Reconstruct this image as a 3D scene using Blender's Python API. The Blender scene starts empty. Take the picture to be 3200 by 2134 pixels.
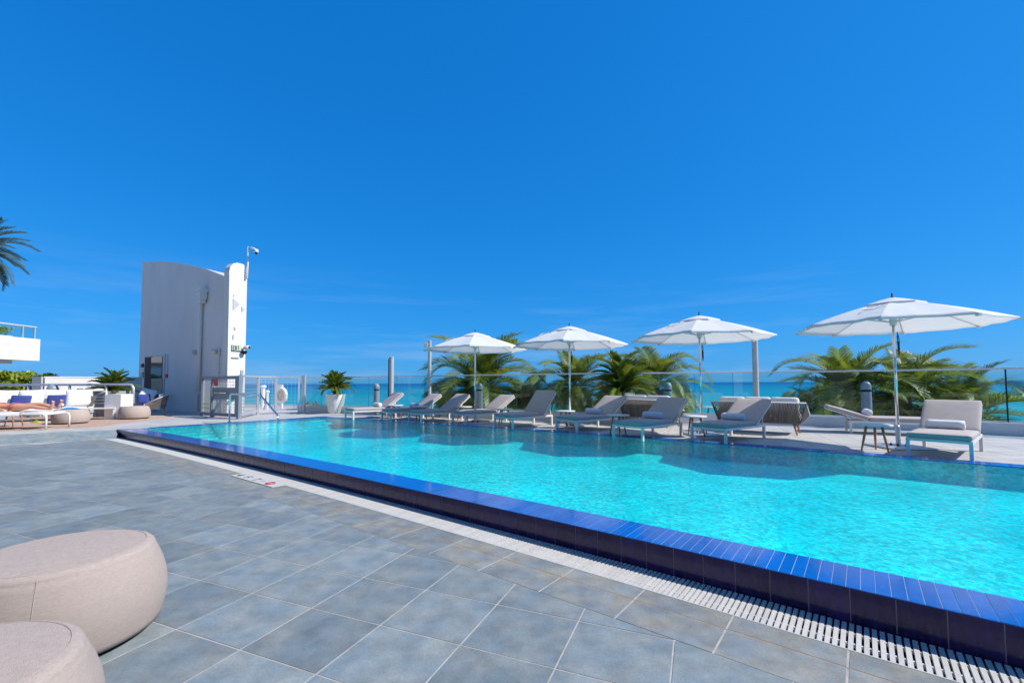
import bpy, bmesh, math, random
from mathutils import Vector, Matrix, noise
R = math.radians
random.seed(7)
S = bpy.context.scene
COL = S.collection

# ------------------------------------------------------------------ camera
EYE = 1.34                      # eye height over the near deck
W = 0.188                       # far deck and pool edge stand this much higher
F, ROLL, PITCH, CX, CY = 1400.0, R(-0.25), math.atan(64/1400.0), 1600.0, 1133.0
fw = Vector((0, math.cos(PITCH), math.sin(PITCH)))
rt0 = Vector((1, 0, 0)); up0 = rt0.cross(fw)
rt = math.cos(ROLL)*rt0 + math.sin(ROLL)*up0
up = -math.sin(ROLL)*rt0 + math.cos(ROLL)*up0
cd = bpy.data.cameras.new('camera'); cam = bpy.data.objects.new('camera', cd); COL.objects.link(cam)
cd.sensor_width = 36; cd.lens = F/3200*36; cd.shift_y = (CY-1067)/3200; cd.clip_start = .05; cd.clip_end = 90000
m3 = Matrix((rt, up, -fw)).transposed()
cam.matrix_world = Matrix.Translation((0, 0, EYE)) @ m3.to_4x4()
S.camera = cam

def ray(px, py): return fw + rt*((px-CX)/F) - up*((py-CY)/F)
def at(px, py, z=W):
    d = ray(px, py); t = (z-EYE)/d.z
    return Vector((d.x*t, d.y*t, z))
def atY(px, py, Y):
    d = ray(px, py); t = Y/d.y
    return Vector((d.x*t, Y, EYE+d.z*t))
def onplane(px, py, p0, n):
    d = ray(px, py); o = Vector((0, 0, EYE)); t = (Vector(p0)-o).dot(n)/d.dot(n)
    return o + d*t

# ------------------------------------------------------------------ world, sun, exposure
SKYC = ((1.35, .060), (.52, 1.10), (.40, 3.05))
SUN_AZ, SUN_EL = 97.0, 43.0
w = bpy.data.worlds.new('World'); S.world = w; w.use_nodes = True
nt = w.node_tree; nt.nodes.clear()
N = nt.nodes.new
sky = N('ShaderNodeTexSky'); sky.sky_type = 'NISHITA'; sky.sun_disc = False
sky.sun_elevation = R(SUN_EL); sky.sun_rotation = R(SUN_AZ); sky.altitude = 0; sky.air_density = 1.0; sky.dust_density = .3; sky.ozone_density = 3.0
hs = N('ShaderNodeHueSaturation'); hs.inputs['Saturation'].default_value = 1.0; hs.inputs['Value'].default_value = 1.0
tc = N('ShaderNodeTexCoord'); mp = N('ShaderNodeMapping'); mp.inputs['Scale'].default_value = (1.1, 1.6, 14); mp.inputs['Rotation'].default_value = (R(6), R(5), 0)
nz = N('ShaderNodeTexNoise'); nz.inputs['Scale'].default_value = 1.6; nz.inputs['Detail'].default_value = 7; nz.inputs['Roughness'].default_value = .6
cr = N('ShaderNodeValToRGB'); cr.color_ramp.elements[0].position = .5; cr.color_ramp.elements[1].position = .78
cr.color_ramp.elements[1].color = (.34, .34, .34, 1)
sx = N('ShaderNodeSeparateXYZ'); mr = N('ShaderNodeMapRange'); mr.inputs[1].default_value = .02; mr.inputs[2].default_value = .24; mr.inputs[3].default_value = 1; mr.inputs[4].default_value = 0
mu = N('ShaderNodeMath'); mu.operation = 'MULTIPLY'
mx = N('ShaderNodeMix'); mx.data_type = 'RGBA'; mx.inputs[7].default_value = (4.6, 5.4, 7.0, 1)
bg = N('ShaderNodeBackground'); bg.inputs[1].default_value = .115
out = N('ShaderNodeOutputWorld')
L = nt.links.new
# clear tropical air: each channel of the sky gets its own contrast so that it stays a saturated azure up to the zenith
spc = N('ShaderNodeSeparateColor'); cmb = N('ShaderNodeCombineColor'); L(sky.outputs[0], spc.inputs[0])
for k_, (g_, f_) in enumerate(SKYC):
    pw = N('ShaderNodeMath'); pw.operation = 'POWER'; pw.inputs[1].default_value = g_; L(spc.outputs[k_], pw.inputs[0])
    ff = N('ShaderNodeMath'); ff.operation = 'MULTIPLY'; ff.inputs[1].default_value = f_; L(pw.outputs[0], ff.inputs[0]); L(ff.outputs[0], cmb.inputs[k_])
L(cmb.outputs[0], hs.inputs['Color']); L(tc.outputs['Generated'], mp.inputs[0]); L(mp.outputs[0], nz.inputs['Vector']); L(nz.outputs[0], cr.inputs[0])
L(tc.outputs['Generated'], sx.inputs[0]); L(sx.outputs[2], mr.inputs[0]); L(cr.outputs[0], mu.inputs[0]); L(mr.outputs[0], mu.inputs[1])
L(mu.outputs[0], mx.inputs[0]); L(hs.outputs[0], mx.inputs[6]); L(mx.outputs[2], bg.inputs[0]); L(bg.outputs[0], out.inputs[0])
sd = bpy.data.lights.new('sun', 'SUN'); sun = bpy.data.objects.new('sun', sd); COL.objects.link(sun)
sd.energy = 5.0; sd.angle = R(.5); sd.color = (1, .955, .88)
sdir = Vector((math.sin(R(SUN_AZ))*math.cos(R(SUN_EL)), math.cos(R(SUN_AZ))*math.cos(R(SUN_EL)), math.sin(R(SUN_EL))))
sun.rotation_euler = sdir.to_track_quat('Z', 'Y').to_euler(); sun.location = (0, 0, 30)
S.view_settings.view_transform = 'Standard'; S.view_settings.look = 'None'; S.view_settings.exposure = 0.25; S.view_settings.gamma = 1
S.render.engine = 'CYCLES'
S.cycles.max_bounces = 10; S.cycles.transparent_max_bounces = 24; S.cycles.transmission_bounces = 8
S.cycles.caustics_reflective = False; S.cycles.caustics_refractive = False

# ------------------------------------------------------------------ materials
def mat(name, col, rough=.6, metal=0., spec=.5, n=None, bump=0., bscale=40., var=0., vscale=3., island=0., obj_rand=0., trans=0., coat=0., sub=None, stretch=(1, 1, 1), col2=None, bdist=.01, detail=5, grain=0.):
    m = bpy.data.materials.new(name); m.use_nodes = True
    t = m.node_tree; b = t.nodes['Principled BSDF']; l = t.links.new
    b.inputs['Base Color'].default_value = (*col, 1); b.inputs['Roughness'].default_value = rough
    b.inputs['Metallic'].default_value = metal; b.inputs['Specular IOR Level'].default_value = spec
    if coat: b.inputs['Coat Weight'].default_value = coat; b.inputs['Coat Roughness'].default_value = .06
    tcn = t.nodes.new('ShaderNodeTexCoord'); mpn = t.nodes.new('ShaderNodeMapping'); mpn.inputs['Scale'].default_value = stretch
    geo = t.nodes.new('ShaderNodeNewGeometry')
    l(geo.outputs['Position'], mpn.inputs[0])
    last = None
    if var or island or obj_rand:
        vn = t.nodes.new('ShaderNodeTexNoise'); vn.inputs['Scale'].default_value = vscale; vn.inputs['Detail'].default_value = detail; vn.inputs['Roughness'].default_value = .62
        l(mpn.outputs[0], vn.inputs['Vector'])
        r = t.nodes.new('ShaderNodeMapRange'); r.inputs[1].default_value = .3; r.inputs[2].default_value = .7; r.inputs[3].default_value = 1-var; r.inputs[4].default_value = 1+var
        l(vn.outputs[0], r.inputs[0]); val = r.outputs[0]
        for amt, src in ((island, geo.outputs['Random Per Island']), (obj_rand, t.nodes.new('ShaderNodeObjectInfo').outputs['Random'])):
            if amt:
                r2 = t.nodes.new('ShaderNodeMapRange'); r2.inputs[3].default_value = 1-amt; r2.inputs[4].default_value = 1+amt; l(src, r2.inputs[0])
                q = t.nodes.new('ShaderNodeMath'); q.operation = 'MULTIPLY'; l(val, q.inputs[0]); l(r2.outputs[0], q.inputs[1]); val = q.outputs[0]
        if grain:
            gn = t.nodes.new('ShaderNodeTexNoise'); gn.inputs['Scale'].default_value = 70; gn.inputs['Detail'].default_value = 6; gn.inputs['Roughness'].default_value = .8
            l(mpn.outputs[0], gn.inputs['Vector'])
            gr_ = t.nodes.new('ShaderNodeMapRange'); gr_.inputs[1].default_value = .32; gr_.inputs[2].default_value = .68; gr_.inputs[3].default_value = 1-grain; gr_.inputs[4].default_value = 1+grain; l(gn.outputs[0], gr_.inputs[0])
            gq = t.nodes.new('ShaderNodeMath'); gq.operation = 'MULTIPLY'; l(val, gq.inputs[0]); l(gr_.outputs[0], gq.inputs[1]); val = gq.outputs[0]
        h = t.nodes.new('ShaderNodeHueSaturation'); l(val, h.inputs['Value']); h.inputs['Color'].default_value = (*col, 1)
        if col2:
            v2 = t.nodes.new('ShaderNodeTexNoise'); v2.inputs['Scale'].default_value = vscale*.6; v2.inputs['Detail'].default_value = 4
            l(mpn.outputs[0], v2.inputs['Vector'])
            rr = t.nodes.new('ShaderNodeMapRange'); rr.inputs[1].default_value = .38; rr.inputs[2].default_value = .62; l(v2.outputs[0], rr.inputs[0])
            mm = t.nodes.new('ShaderNodeMix'); mm.data_type = 'RGBA'; mm.inputs[6].default_value = (*col, 1); mm.inputs[7].default_value = (*col2, 1)
            l(rr.outputs[0], mm.inputs[0]); l(mm.outputs[2], h.inputs['Color'])
        l(h.outputs[0], b.inputs['Base Color'])
    if bump:
        bn = t.nodes.new('ShaderNodeTexNoise'); bn.inputs['Scale'].default_value = bscale; bn.inputs['Detail'].default_value = 4
        l(mpn.outputs[0], bn.inputs['Vector'])
        bp = t.nodes.new('ShaderNodeBump'); bp.inputs['Strength'].default_value = bump; bp.inputs['Distance'].default_value = bdist
        l(bn.outputs[0], bp.inputs['Height']); l(bp.outputs[0], b.inputs['Normal'])
    if trans:   # thin leaf or cloth: light also comes through
        tr = t.nodes.new('ShaderNodeBsdfTranslucent'); tr.inputs[0].default_value = (*(sub or col), 1)
        ms = t.nodes.new('ShaderNodeMixShader'); ms.inputs[0].default_value = trans
        o = t.nodes['Material Output']; l(b.outputs[0], ms.inputs[1]); l(tr.outputs[0], ms.inputs[2]); l(ms.outputs[0], o.inputs[0])
    return m

def clear(name, tint, ior, bumpscale=None, bumpstr=0., rough=0., refr=0., stretch=(1, 1, 1), dist=.02):
    m = bpy.data.materials.new(name); m.use_nodes = True; t = m.node_tree; t.nodes.remove(t.nodes['Principled BSDF']); l = t.links.new
    o = t.nodes['Material Output']
    tr = t.nodes.new('ShaderNodeBsdfTransparent'); tr.inputs[0].default_value = (*tint, 1)
    gl = t.nodes.new('ShaderNodeBsdfGlossy'); gl.inputs['Roughness'].default_value = rough
    fr = t.nodes.new('ShaderNodeFresnel'); fr.inputs['IOR'].default_value = ior
    g0 = t.nodes.new('ShaderNodeNewGeometry'); mi = t.nodes.new('ShaderNodeMapRange'); mi.inputs[3].default_value = ior; mi.inputs[4].default_value = 1/ior
    l(g0.outputs['Backfacing'], mi.inputs[0]); l(mi.outputs[0], fr.inputs['IOR'])
    base = tr.outputs[0]
    if bumpscale:
        geo = t.nodes.new('ShaderNodeNewGeometry'); mpn = t.nodes.new('ShaderNodeMapping'); mpn.inputs['Scale'].default_value = stretch
        l(geo.outputs['Position'], mpn.inputs[0])
        a = t.nodes.new('ShaderNodeTexNoise'); a.inputs['Scale'].default_value = bumpscale; a.inputs['Detail'].default_value = 3; a.inputs['Distortion'].default_value = .6
        l(mpn.outputs[0], a.inputs['Vector'])
        bp = t.nodes.new('ShaderNodeBump'); bp.inputs['Strength'].default_value = bumpstr; bp.inputs['Distance'].default_value = dist
        l(a.outputs[0], bp.inputs['Height'])
        l(bp.outputs[0], gl.inputs['Normal']); l(bp.outputs[0], fr.inputs['Normal'])
        if refr:
            rf = t.nodes.new('ShaderNodeBsdfRefraction'); rf.inputs['IOR'].default_value = 1.12; rf.inputs['Roughness'].default_value = 0; rf.inputs[0].default_value = (*tint, 1)
            l(bp.outputs[0], rf.inputs['Normal'])
            mm = t.nodes.new('ShaderNodeMixShader'); mm.inputs[0].default_value = refr
            l(tr.outputs[0], mm.inputs[1]); l(rf.outputs[0], mm.inputs[2]); base = mm.outputs[0]
    ms = t.nodes.new('ShaderNodeMixShader'); l(fr.outputs[0], ms.inputs[0]); l(base, ms.inputs[1]); l(gl.outputs[0], ms.inputs[2]); l(ms.outputs[0], o.inputs[0])
    return m

M = {}
M['tile'] = mat('blue grey stone tile', (.165, .206, .226), .6, var=.22, vscale=7, grain=.16, island=.14, obj_rand=.16, bump=.35, bscale=90, col2=(.215, .235, .228), detail=12, bdist=.004)
M['tile_border'] = mat('weathered border tile', (.185, .212, .225), .6, var=.26, vscale=6, grain=.14, island=.08, obj_rand=.08, bump=.35, bscale=90, col2=(.25, .24, .20), detail=9, bdist=.004)
M['grout'] = mat('sandy grout', (.40, .37, .345), .9, var=.2, vscale=8, bump=.4, bscale=120)
M['grout_orange'] = mat('rusty sealant joint', (.34, .22, .12), .8, var=.2, vscale=20)
M['far_tile'] = mat('pale warm deck tile', (.43, .415, .40), .6, var=.12, vscale=3, island=.06, bump=.2, bscale=70, col2=(.47, .45, .42), bdist=.004)
M['far_grout'] = mat('dull deck grout', (.30, .28, .26), .9, var=.15)
M['blue'] = mat('glazed blue pool tile', (.001, .10, .40), .08, spec=.4, var=.12, vscale=14, obj_rand=.10, island=.06, bump=.12, bscale=30, stretch=(1, 1, 1), bdist=.004)
M['blue_far_shade_lift'] = mat('wet blue coping tile lightened against shade', (.003, .13, .55), .10, spec=.4, var=.12, vscale=14, obj_rand=.12, bump=.12, bscale=30, bdist=.004)  # lip tile again, colour lightened to make up for the umbrella shade
M['blue_grout'] = mat('pale pool grout', (.34, .42, .50), .7)
M['plum'] = mat('dark plum glazed tile', (.026, .014, .085), .12, spec=.35, var=.35, vscale=22, obj_rand=.2, bump=.35, bscale=35, stretch=(1, 1, .35), bdist=.006)
M['plum_grout'] = mat('grey wall grout', (.22, .22, .28), .7)
M['pit'] = mat('dark gutter', (.02, .018, .03), .8)
M['grate'] = mat('white plastic grating', (.54, .52, .49), .5, var=.08, vscale=30, obj_rand=.06, bump=.5, bscale=260, bdist=.003)
M['floor_ripple_mosaic'] = None
M['water'] = clear('pool water', (.40, .945, .985), 1.27, 11, .55, 0, refr=.12, dist=.02)
M['glass'] = clear('clear balustrade glass', (.86, .95, .94), 1.45)
M['glass_edge'] = mat('green glass edge', (.03, .16, .17), .1, spec=.8)
M['white'] = mat('white powder coated metal', (.70, .68, .66), .35, var=.04, vscale=20)
M['render_wall'] = mat('white painted render', (.68, .675, .66), .85, var=.07, vscale=.9, stretch=(1, 1, .45), bump=.5, bscale=35, bdist=.015, detail=9)
M['silver'] = mat('brushed silver metal', (.62, .63, .66), .35, metal=.6, var=.08, vscale=20)
M['gate_grey'] = mat('slate grey painted steel', (.17, .22, .27), .45, var=.1, vscale=12)
M['chrome'] = mat('polished steel', (.75, .76, .78), .12, metal=1)
M['cushion'] = mat('light taupe outdoor fabric', (.42, .37, .36), .9, var=.06, vscale=8, bump=.5, bscale=420, bdist=.002)
M['canopy'] = mat('white canopy fabric', (.86, .84, .82), .85, var=.03, vscale=5, trans=.32, sub=(.80, .76, .74), bump=.3, bscale=7, bdist=.03)
M['ottoman'] = mat('sand coloured knit fabric', (.41, .335, .295), .95, var=.07, vscale=30, grain=.12, stretch=(1, 1, 5), bump=.8, bscale=230, bdist=.004, detail=8)
M['towel_blue'] = mat('pale blue grey towel', (.55, .60, .70), .95, var=.1, vscale=25, bump=.8, bscale=160, bdist=.004)
M['towel_white'] = mat('white terry towel', (.80, .79, .80), .95, var=.05, vscale=25, bump=.8, bscale=160, bdist=.004)
M['wood'] = mat('warm teak', (.46, .22, .10), .55, var=.25, vscale=9, stretch=(4, 4, .5), bump=.2, bscale=60)
M['rope'] = mat('taupe woven rope', (.20, .175, .16), .9, var=.25, vscale=40, bump=.6, bscale=200, island=.22, bdist=.003)
M['pillow'] = mat('off white cushion fabric', (.74, .72, .71), .92, var=.04, vscale=8, bump=.3, bscale=120, bdist=.004)
M['navy'] = mat('navy cushion fabric', (.03, .05, .22), .9, var=.15, vscale=14, bump=.4, bscale=200, bdist=.003)
M['rug'] = mat('terracotta striped rug', (.46, .29, .21), .95, var=.3, vscale=6, stretch=(1, 5, 1), bump=.8, bscale=120, col2=(.48, .36, .28))
M['post_grey'] = mat('aluminium grey paint', (.46, .46, .46), .45, var=.06, vscale=8)
M['bollard'] = mat('blue grey bollard paint', (.22, .28, .32), .45, var=.08, vscale=10)
M['dark'] = mat('near black plastic', (.02, .022, .028), .6, spec=.15)
M['pot'] = mat('white fibreglass planter', (.80, .79, .77), .5, var=.05, vscale=5, bump=.15, bscale=50)
M['pot_grey'] = mat('grey stone planter', (.34, .36, .34), .7, var=.15, vscale=8, bump=.4, bscale=50)
M['soil'] = mat('dark potting soil', (.06, .045, .03), .95, bump=1, bscale=60)
M['trunk'] = mat('ringed palm trunk', (.20, .155, .11), .9, var=.3, vscale=6, stretch=(1, 1, 6), bump=1, bscale=14, bdist=.05)
M['frond'] = mat('coconut palm leaflet', (.17, .21, .03), .45, var=.35, vscale=2.2, island=.35, obj_rand=.4, trans=.35, sub=(.30, .36, .04))
M['frond_old'] = mat('yellowing palm leaflet', (.22, .19, .055), .5, var=.3, vscale=2.2, island=.3, obj_rand=.3, trans=.35, sub=(.35, .28, .06))
M['rachis'] = mat('pale green leaf stalk', (.24, .25, .08), .5, var=.2)
M['cycad'] = mat('glossy cycad leaflet', (.12, .17, .025), .35, var=.3, vscale=5, island=.35, obj_rand=.4, trans=.3, sub=(.22, .28, .03))
M['date'] = mat('grey green date palm leaflet', (.075, .115, .07), .5, var=.3, vscale=3, island=.35, obj_rand=.3, trans=.25, sub=(.16, .20, .06))
M['leaf'] = mat('bright round leaf', (.22, .28, .02), .4, var=.3, vscale=3, island=.45, trans=.35, sub=(.55, .58, .04))
M['skin'] = mat('tanned skin', (.60, .30, .19), .5, var=.06, vscale=20)
M['red'] = mat('red paint', (.5, .03, .02), .5)
M['green_sign'] = mat('green sign lettering', (.01, .09, .01), .5)
M['sign_face'] = mat('pale sign face', (.50, .55, .46), .5)
M['yellow'] = mat('neon yellow rubber', (.65, .68, .02), .5)
M['azure'] = mat('azure cloth', (.01, .22, .50), .85, var=.2, vscale=30, bump=.6, bscale=80)
M['sand'] = mat('beach sand', (.55, .47, .36), .95, var=.1, vscale=.3, bump=.5, bscale=3)
M['steelpanel'] = mat('brushed lift door', (.13, .14, .15), .35, metal=.5, var=.15, vscale=2)
M['darkglass'] = mat('dark glazed panel', (.012, .03, .045), .06, spec=.3)
M['lampwarm'] = mat('frosted lamp bowl', (.75, .66, .5), .3)
M['cream'] = mat('warm cream render', (.80, .74, .66), .85, var=.04, vscale=1)
M['grey_print'] = mat('grey print', (.3, .3, .31), .6)
M['orange_fruit'] = mat('orange coconut cluster', (.45, .15, .03), .6, var=.2, vscale=10)

def floor_ripple_mosaic():
    m = bpy.data.materials.new('aqua pool mosaic with painted ripple light'); m.use_nodes = True; t = m.node_tree; b = t.nodes['Principled BSDF']; l = t.links.new
    geo = t.nodes.new('ShaderNodeNewGeometry'); mp = t.nodes.new('ShaderNodeMapping'); mp.inputs['Rotation'].default_value = (0, 0, R(52))
    l(geo.outputs['Position'], mp.inputs[0])
    v = t.nodes.new('ShaderNodeTexVoronoi'); v.inputs['Scale'].default_value = 26; v.inputs['Randomness'].default_value = .75
    l(mp.outputs[0], v.inputs['Vector'])
    r = t.nodes.new('ShaderNodeSeparateColor'); l(v.outputs['Color'], r.inputs[0])
    q = t.nodes.new('ShaderNodeMapRange'); q.inputs[3].default_value = .66; q.inputs[4].default_value = 1.27; l(r.outputs[0], q.inputs[0])  # cell tones vary the mosaic and also paint ripple light into its colour
    nz = t.nodes.new('ShaderNodeTexNoise'); nz.inputs['Scale'].default_value = .9; nz.inputs['Detail'].default_value = 6; l(mp.outputs[0], nz.inputs['Vector'])
    q2 = t.nodes.new('ShaderNodeMapRange'); q2.inputs[1].default_value = .3; q2.inputs[2].default_value = .7; q2.inputs[3].default_value = .78; q2.inputs[4].default_value = 1.22; l(nz.outputs[0], q2.inputs[0])
    mm = t.nodes.new('ShaderNodeMath'); mm.operation = 'MULTIPLY'; l(q.outputs[0], mm.inputs[0]); l(q2.outputs[0], mm.inputs[1])
    h = t.nodes.new('ShaderNodeHueSaturation'); h.inputs['Color'].default_value = (.012, .80, .76, 1); l(mm.outputs[0], h.inputs['Value'])
    l(h.outputs[0], b.inputs['Base Color']); b.inputs['Roughness'].default_value = .6
    return m
M['floor_ripple_mosaic'] = floor_ripple_mosaic()

def sea_mat():
    m = bpy.data.materials.new('tropical sea'); m.use_nodes = True; t = m.node_tree; b = t.nodes['Principled BSDF']; l = t.links.new
    geo = t.nodes.new('ShaderNodeNewGeometry'); sp = t.nodes.new('ShaderNodeSeparateXYZ'); l(geo.outputs['Position'], sp.inputs[0])
    # depth of the sea bed grows away from the shore: turquoise shallows to deep blue
    nz = t.nodes.new('ShaderNodeTexNoise'); nz.inputs['Scale'].default_value = .004; nz.inputs['Detail'].default_value = 5
    mp = t.nodes.new('ShaderNodeMapping'); mp.inputs['Scale'].default_value = (.4, 2.5, 1); l(geo.outputs['Position'], mp.inputs[0]); l(mp.outputs[0], nz.inputs['Vector'])
    lg = t.nodes.new('ShaderNodeMath'); lg.operation = 'LOGARITHM'; lg.inputs[1].default_value = 10; l(sp.outputs[1], lg.inputs[0])
    ad = t.nodes.new('ShaderNodeMath'); ad.operation = 'MULTIPLY_ADD'; ad.inputs[1].default_value = .7; l(nz.outputs[0], ad.inputs[0]); l(lg.outputs[0], ad.inputs[2])
    mr = t.nodes.new('ShaderNodeMapRange'); mr.inputs[1].default_value = 2.5; mr.inputs[2].default_value = 3.75; l(ad.outputs[0], mr.inputs[0])
    c = t.nodes.new('ShaderNodeValToRGB'); e = c.color_ramp.elements
    e[0].position = 0; e[0].color = (.008, .30, .33, 1); e[1].position = 1; e[1].color = (.0005, .085, .24, 1)
    x = c.color_ramp.elements.new(.5); x.color = (.002, .19, .31, 1)
    l(mr.outputs[0], c.inputs[0]); l(c.outputs[0], b.inputs['Base Color'])
    b.inputs['Roughness'].default_value = .4; b.inputs['Specular IOR Level'].default_value = .12
    n2 = t.nodes.new('ShaderNodeTexNoise'); n2.inputs['Scale'].default_value = .35; n2.inputs['Detail'].default_value = 6; l(geo.outputs['Position'], n2.inputs['Vector'])
    bp = t.nodes.new('ShaderNodeBump'); bp.inputs['Strength'].default_value = .7; bp.inputs['Distance'].default_value = .6; l(n2.outputs[0], bp.inputs['Height']); l(bp.outputs[0], b.inputs['Normal'])
    return m
M['sea'] = sea_mat()

# ------------------------------------------------------------------ mesh helpers
class MB:
    def __init__(s): s.v = []; s.f = []
    def add(s, vs, fs, m=None):
        k = len(s.v)
        for p in vs:
            p = Vector(p); s.v.append(tuple(m @ p) if m else tuple(p))
        s.f += [tuple(i+k for i in f) for f in fs]
    def box(s, c, d, rz=0, m=None):
        x, y, z = d[0]/2, d[1]/2, d[2]/2
        T = Matrix.Translation(c) @ Matrix.Rotation(rz, 4, 'Z')
        if m: T = m @ T
        s.add([(-x, -y, -z), (x, -y, -z), (x, y, -z), (-x, y, -z), (-x, -y, z), (x, -y, z), (x, y, z), (-x, y, z)],
              [(0, 3, 2, 1), (4, 5, 6, 7), (0, 1, 5, 4), (1, 2, 6, 5), (2, 3, 7, 6), (3, 0, 4, 7)], T)
    def bar(s, a, b, wd, h=None, upv=(0, 0, 1)):
        a = Vector(a); b = Vector(b); d = b-a; Ln = d.length; z = d.normalized(); h = h or wd
        x = Vector(upv).cross(z)
        if x.length < 1e-4: x = Vector((1, 0, 0)).cross(z)
        x.normalize(); y = z.cross(x)
        T = Matrix((x, y, z)).transposed().to_4x4(); T.translation = (a+b)/2
        s.box((0, 0, 0), (wd, h, Ln), 0, T)
    def tube(s, pts, r, n=8, cap=True):
        pts = [Vector(p) for p in pts]; rr = r if isinstance(r, (list, tuple)) else [r]*len(pts)
        k = len(s.v); ref = None
        for i, p in enumerate(pts):
            d = (pts[min(i+1, len(pts)-1)]-pts[max(i-1, 0)]).normalized()
            if ref is None: ref = Vector((0, 0, 1)) if abs(d.z) < .9 else Vector((1, 0, 0))
            x = (ref - d*ref.dot(d)).normalized(); ref = x; y = d.cross(x)
            for j in range(n):
                a = 2*math.pi*j/n; s.v.append(tuple(p + (x*math.cos(a)+y*math.sin(a))*rr[i]))
        for i in range(len(pts)-1):
            for j in range(n):
                a = k+i*n+j; b = k+i*n+(j+1) % n; s.f.append((a, b, b+n, a+n))
        if cap:
            s.f.append(tuple(k+j for j in reversed(range(n)))); s.f.append(tuple(k+(len(pts)-1)*n+j for j in range(n)))
    def lathe(s, prof, n=24, c=(0, 0, 0), sx=1, sy=1):
        k = len(s.v); c = Vector(c)
        for r, z in prof:
            for j in range(n):
                a = 2*math.pi*j/n; s.v.append((c.x+r*math.cos(a)*sx, c.y+r*math.sin(a)*sy, c.z+z))
        for i in range(len(prof)-1):
            for j in range(n):
                a = k+i*n+j; b = k+i*n+(j+1) % n; s.f.append((a, b, b+n, a+n))
        s.f.append(tuple(k+j for j in reversed(range(n)))); s.f.append(tuple(k+(len(prof)-1)*n+j for j in range(n)))
    def prism(s, poly, z0, z1):
        k = len(s.v); n = len(poly)
        s.v += [(p[0], p[1], z0) for p in poly] + [(p[0], p[1], z1) for p in poly]
        s.f.append(tuple(k+i for i in reversed(range(n)))); s.f.append(tuple(k+n+i for i in range(n)))
        for i in range(n):
            j = (i+1) % n; s.f.append((k+i, k+j, k+n+j, k+n+i))
    def rbox(s, c, d, r=.03, n=5, puff=0., m=None, pinch=0.):
        # rounded, slightly puffed cushion: points of a gridded box pushed on to a rounded box
        hx, hy, hz = d[0]/2, d[1]/2, d[2]/2; r = min(r, hx, hy, hz)
        T = Matrix.Translation(c)
        if m: T = m @ T
        bm = bmesh.new(); bmesh.ops.create_cube(bm, size=2)
        bmesh.ops.subdivide_edges(bm, edges=bm.edges[:], cuts=n, use_grid_fill=True)
        vs = []
        for v in bm.verts:
            q = Vector((v.co.x*hx, v.co.y*hy, v.co.z*hz))
            def ease(t): return math.copysign(1-(1-abs(t))**1.6, t)
            q = Vector((ease(v.co.x)*hx, ease(v.co.y)*hy, ease(v.co.z)*hz))
            inn = Vector((max(-hx+r, min(hx-r, q.x)), max(-hy+r, min(hy-r, q.y)), max(-hz+r, min(hz-r, q.z))))
            dd = q-inn
            if dd.length > 1e-6: q = inn + dd.normalized()*r
            u, v_ = q.x/hx, q.y/hy
            k = (1-u*u)*(1-v_*v_)
            q.z += math.copysign(puff*k, q.z) if abs(q.z) > 1e-5 else 0
            if pinch: e = 1 - pinch*(1-max(abs(u), abs(v_))**0)*1 ; q.x *= 1-pinch*(1-abs(v_)**2)*abs(u)**2; q.y *= 1-pinch*(1-abs(u)**2)*abs(v_)**2; q.z *= .12+.88*max(0, (1-u**4)*(1-v_**4))**.5 if pinch else 1
            vs.append(q)
        s.add(vs, [[x.index for x in f.verts] for f in bm.faces], T)
        bm.free()
    def mesh(s, name, smooth=False):
        me = bpy.data.meshes.new(name); me.from_pydata(s.v, [], s.f); me.update()
        if smooth: me.shade_smooth()
        return me

def link(o, parent=None):
    COL.objects.link(o)
    if parent is not None: o.parent = parent
    return o
def part(name, mb, m, parent=None, smooth=False, label=None, angle=None, loc=None, rz=0):
    me = mb.mesh(name, smooth) if isinstance(mb, MB) else mb
    if m is not None and not me.materials: me.materials.append(m)
    if smooth and angle: me.set_sharp_from_angle(angle=R(angle))
    o = link(bpy.data.objects.new(name, me), parent)
    if label: o['label'] = label
    if loc is not None: o.location = loc
    if rz: o.rotation_euler.z = rz
    return o
def thing(name, label, cat, loc=(0, 0, 0), rz=0, group=None):
    o = bpy.data.objects.new(name, None); COL.objects.link(o); o.location = loc; o.rotation_euler.z = rz; o.empty_display_size = .2
    o['label'] = label; o['category'] = cat
    if group: o['group'] = group
    return o
def tag(o, label, cat, group=None):
    o['label'] = label; o['category'] = cat
    if group: o['group'] = group
    return o
def struct(o): o['kind'] = 'structure'; return o
def stuff(o): o['kind'] = 'stuff'; return o
def copy_tree(o, parent=None):
    c = o.copy(); COL.objects.link(c)
    if parent is not None: c.parent = parent
    for ch in list(o.children): copy_tree(ch, c)
    return c
def again(proto, loc, rz, label, group=None):
    c = copy_tree(proto); c.location = loc; c.rotation_euler.z = rz; c['label'] = label
    if group: c['group'] = group
    return c

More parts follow.
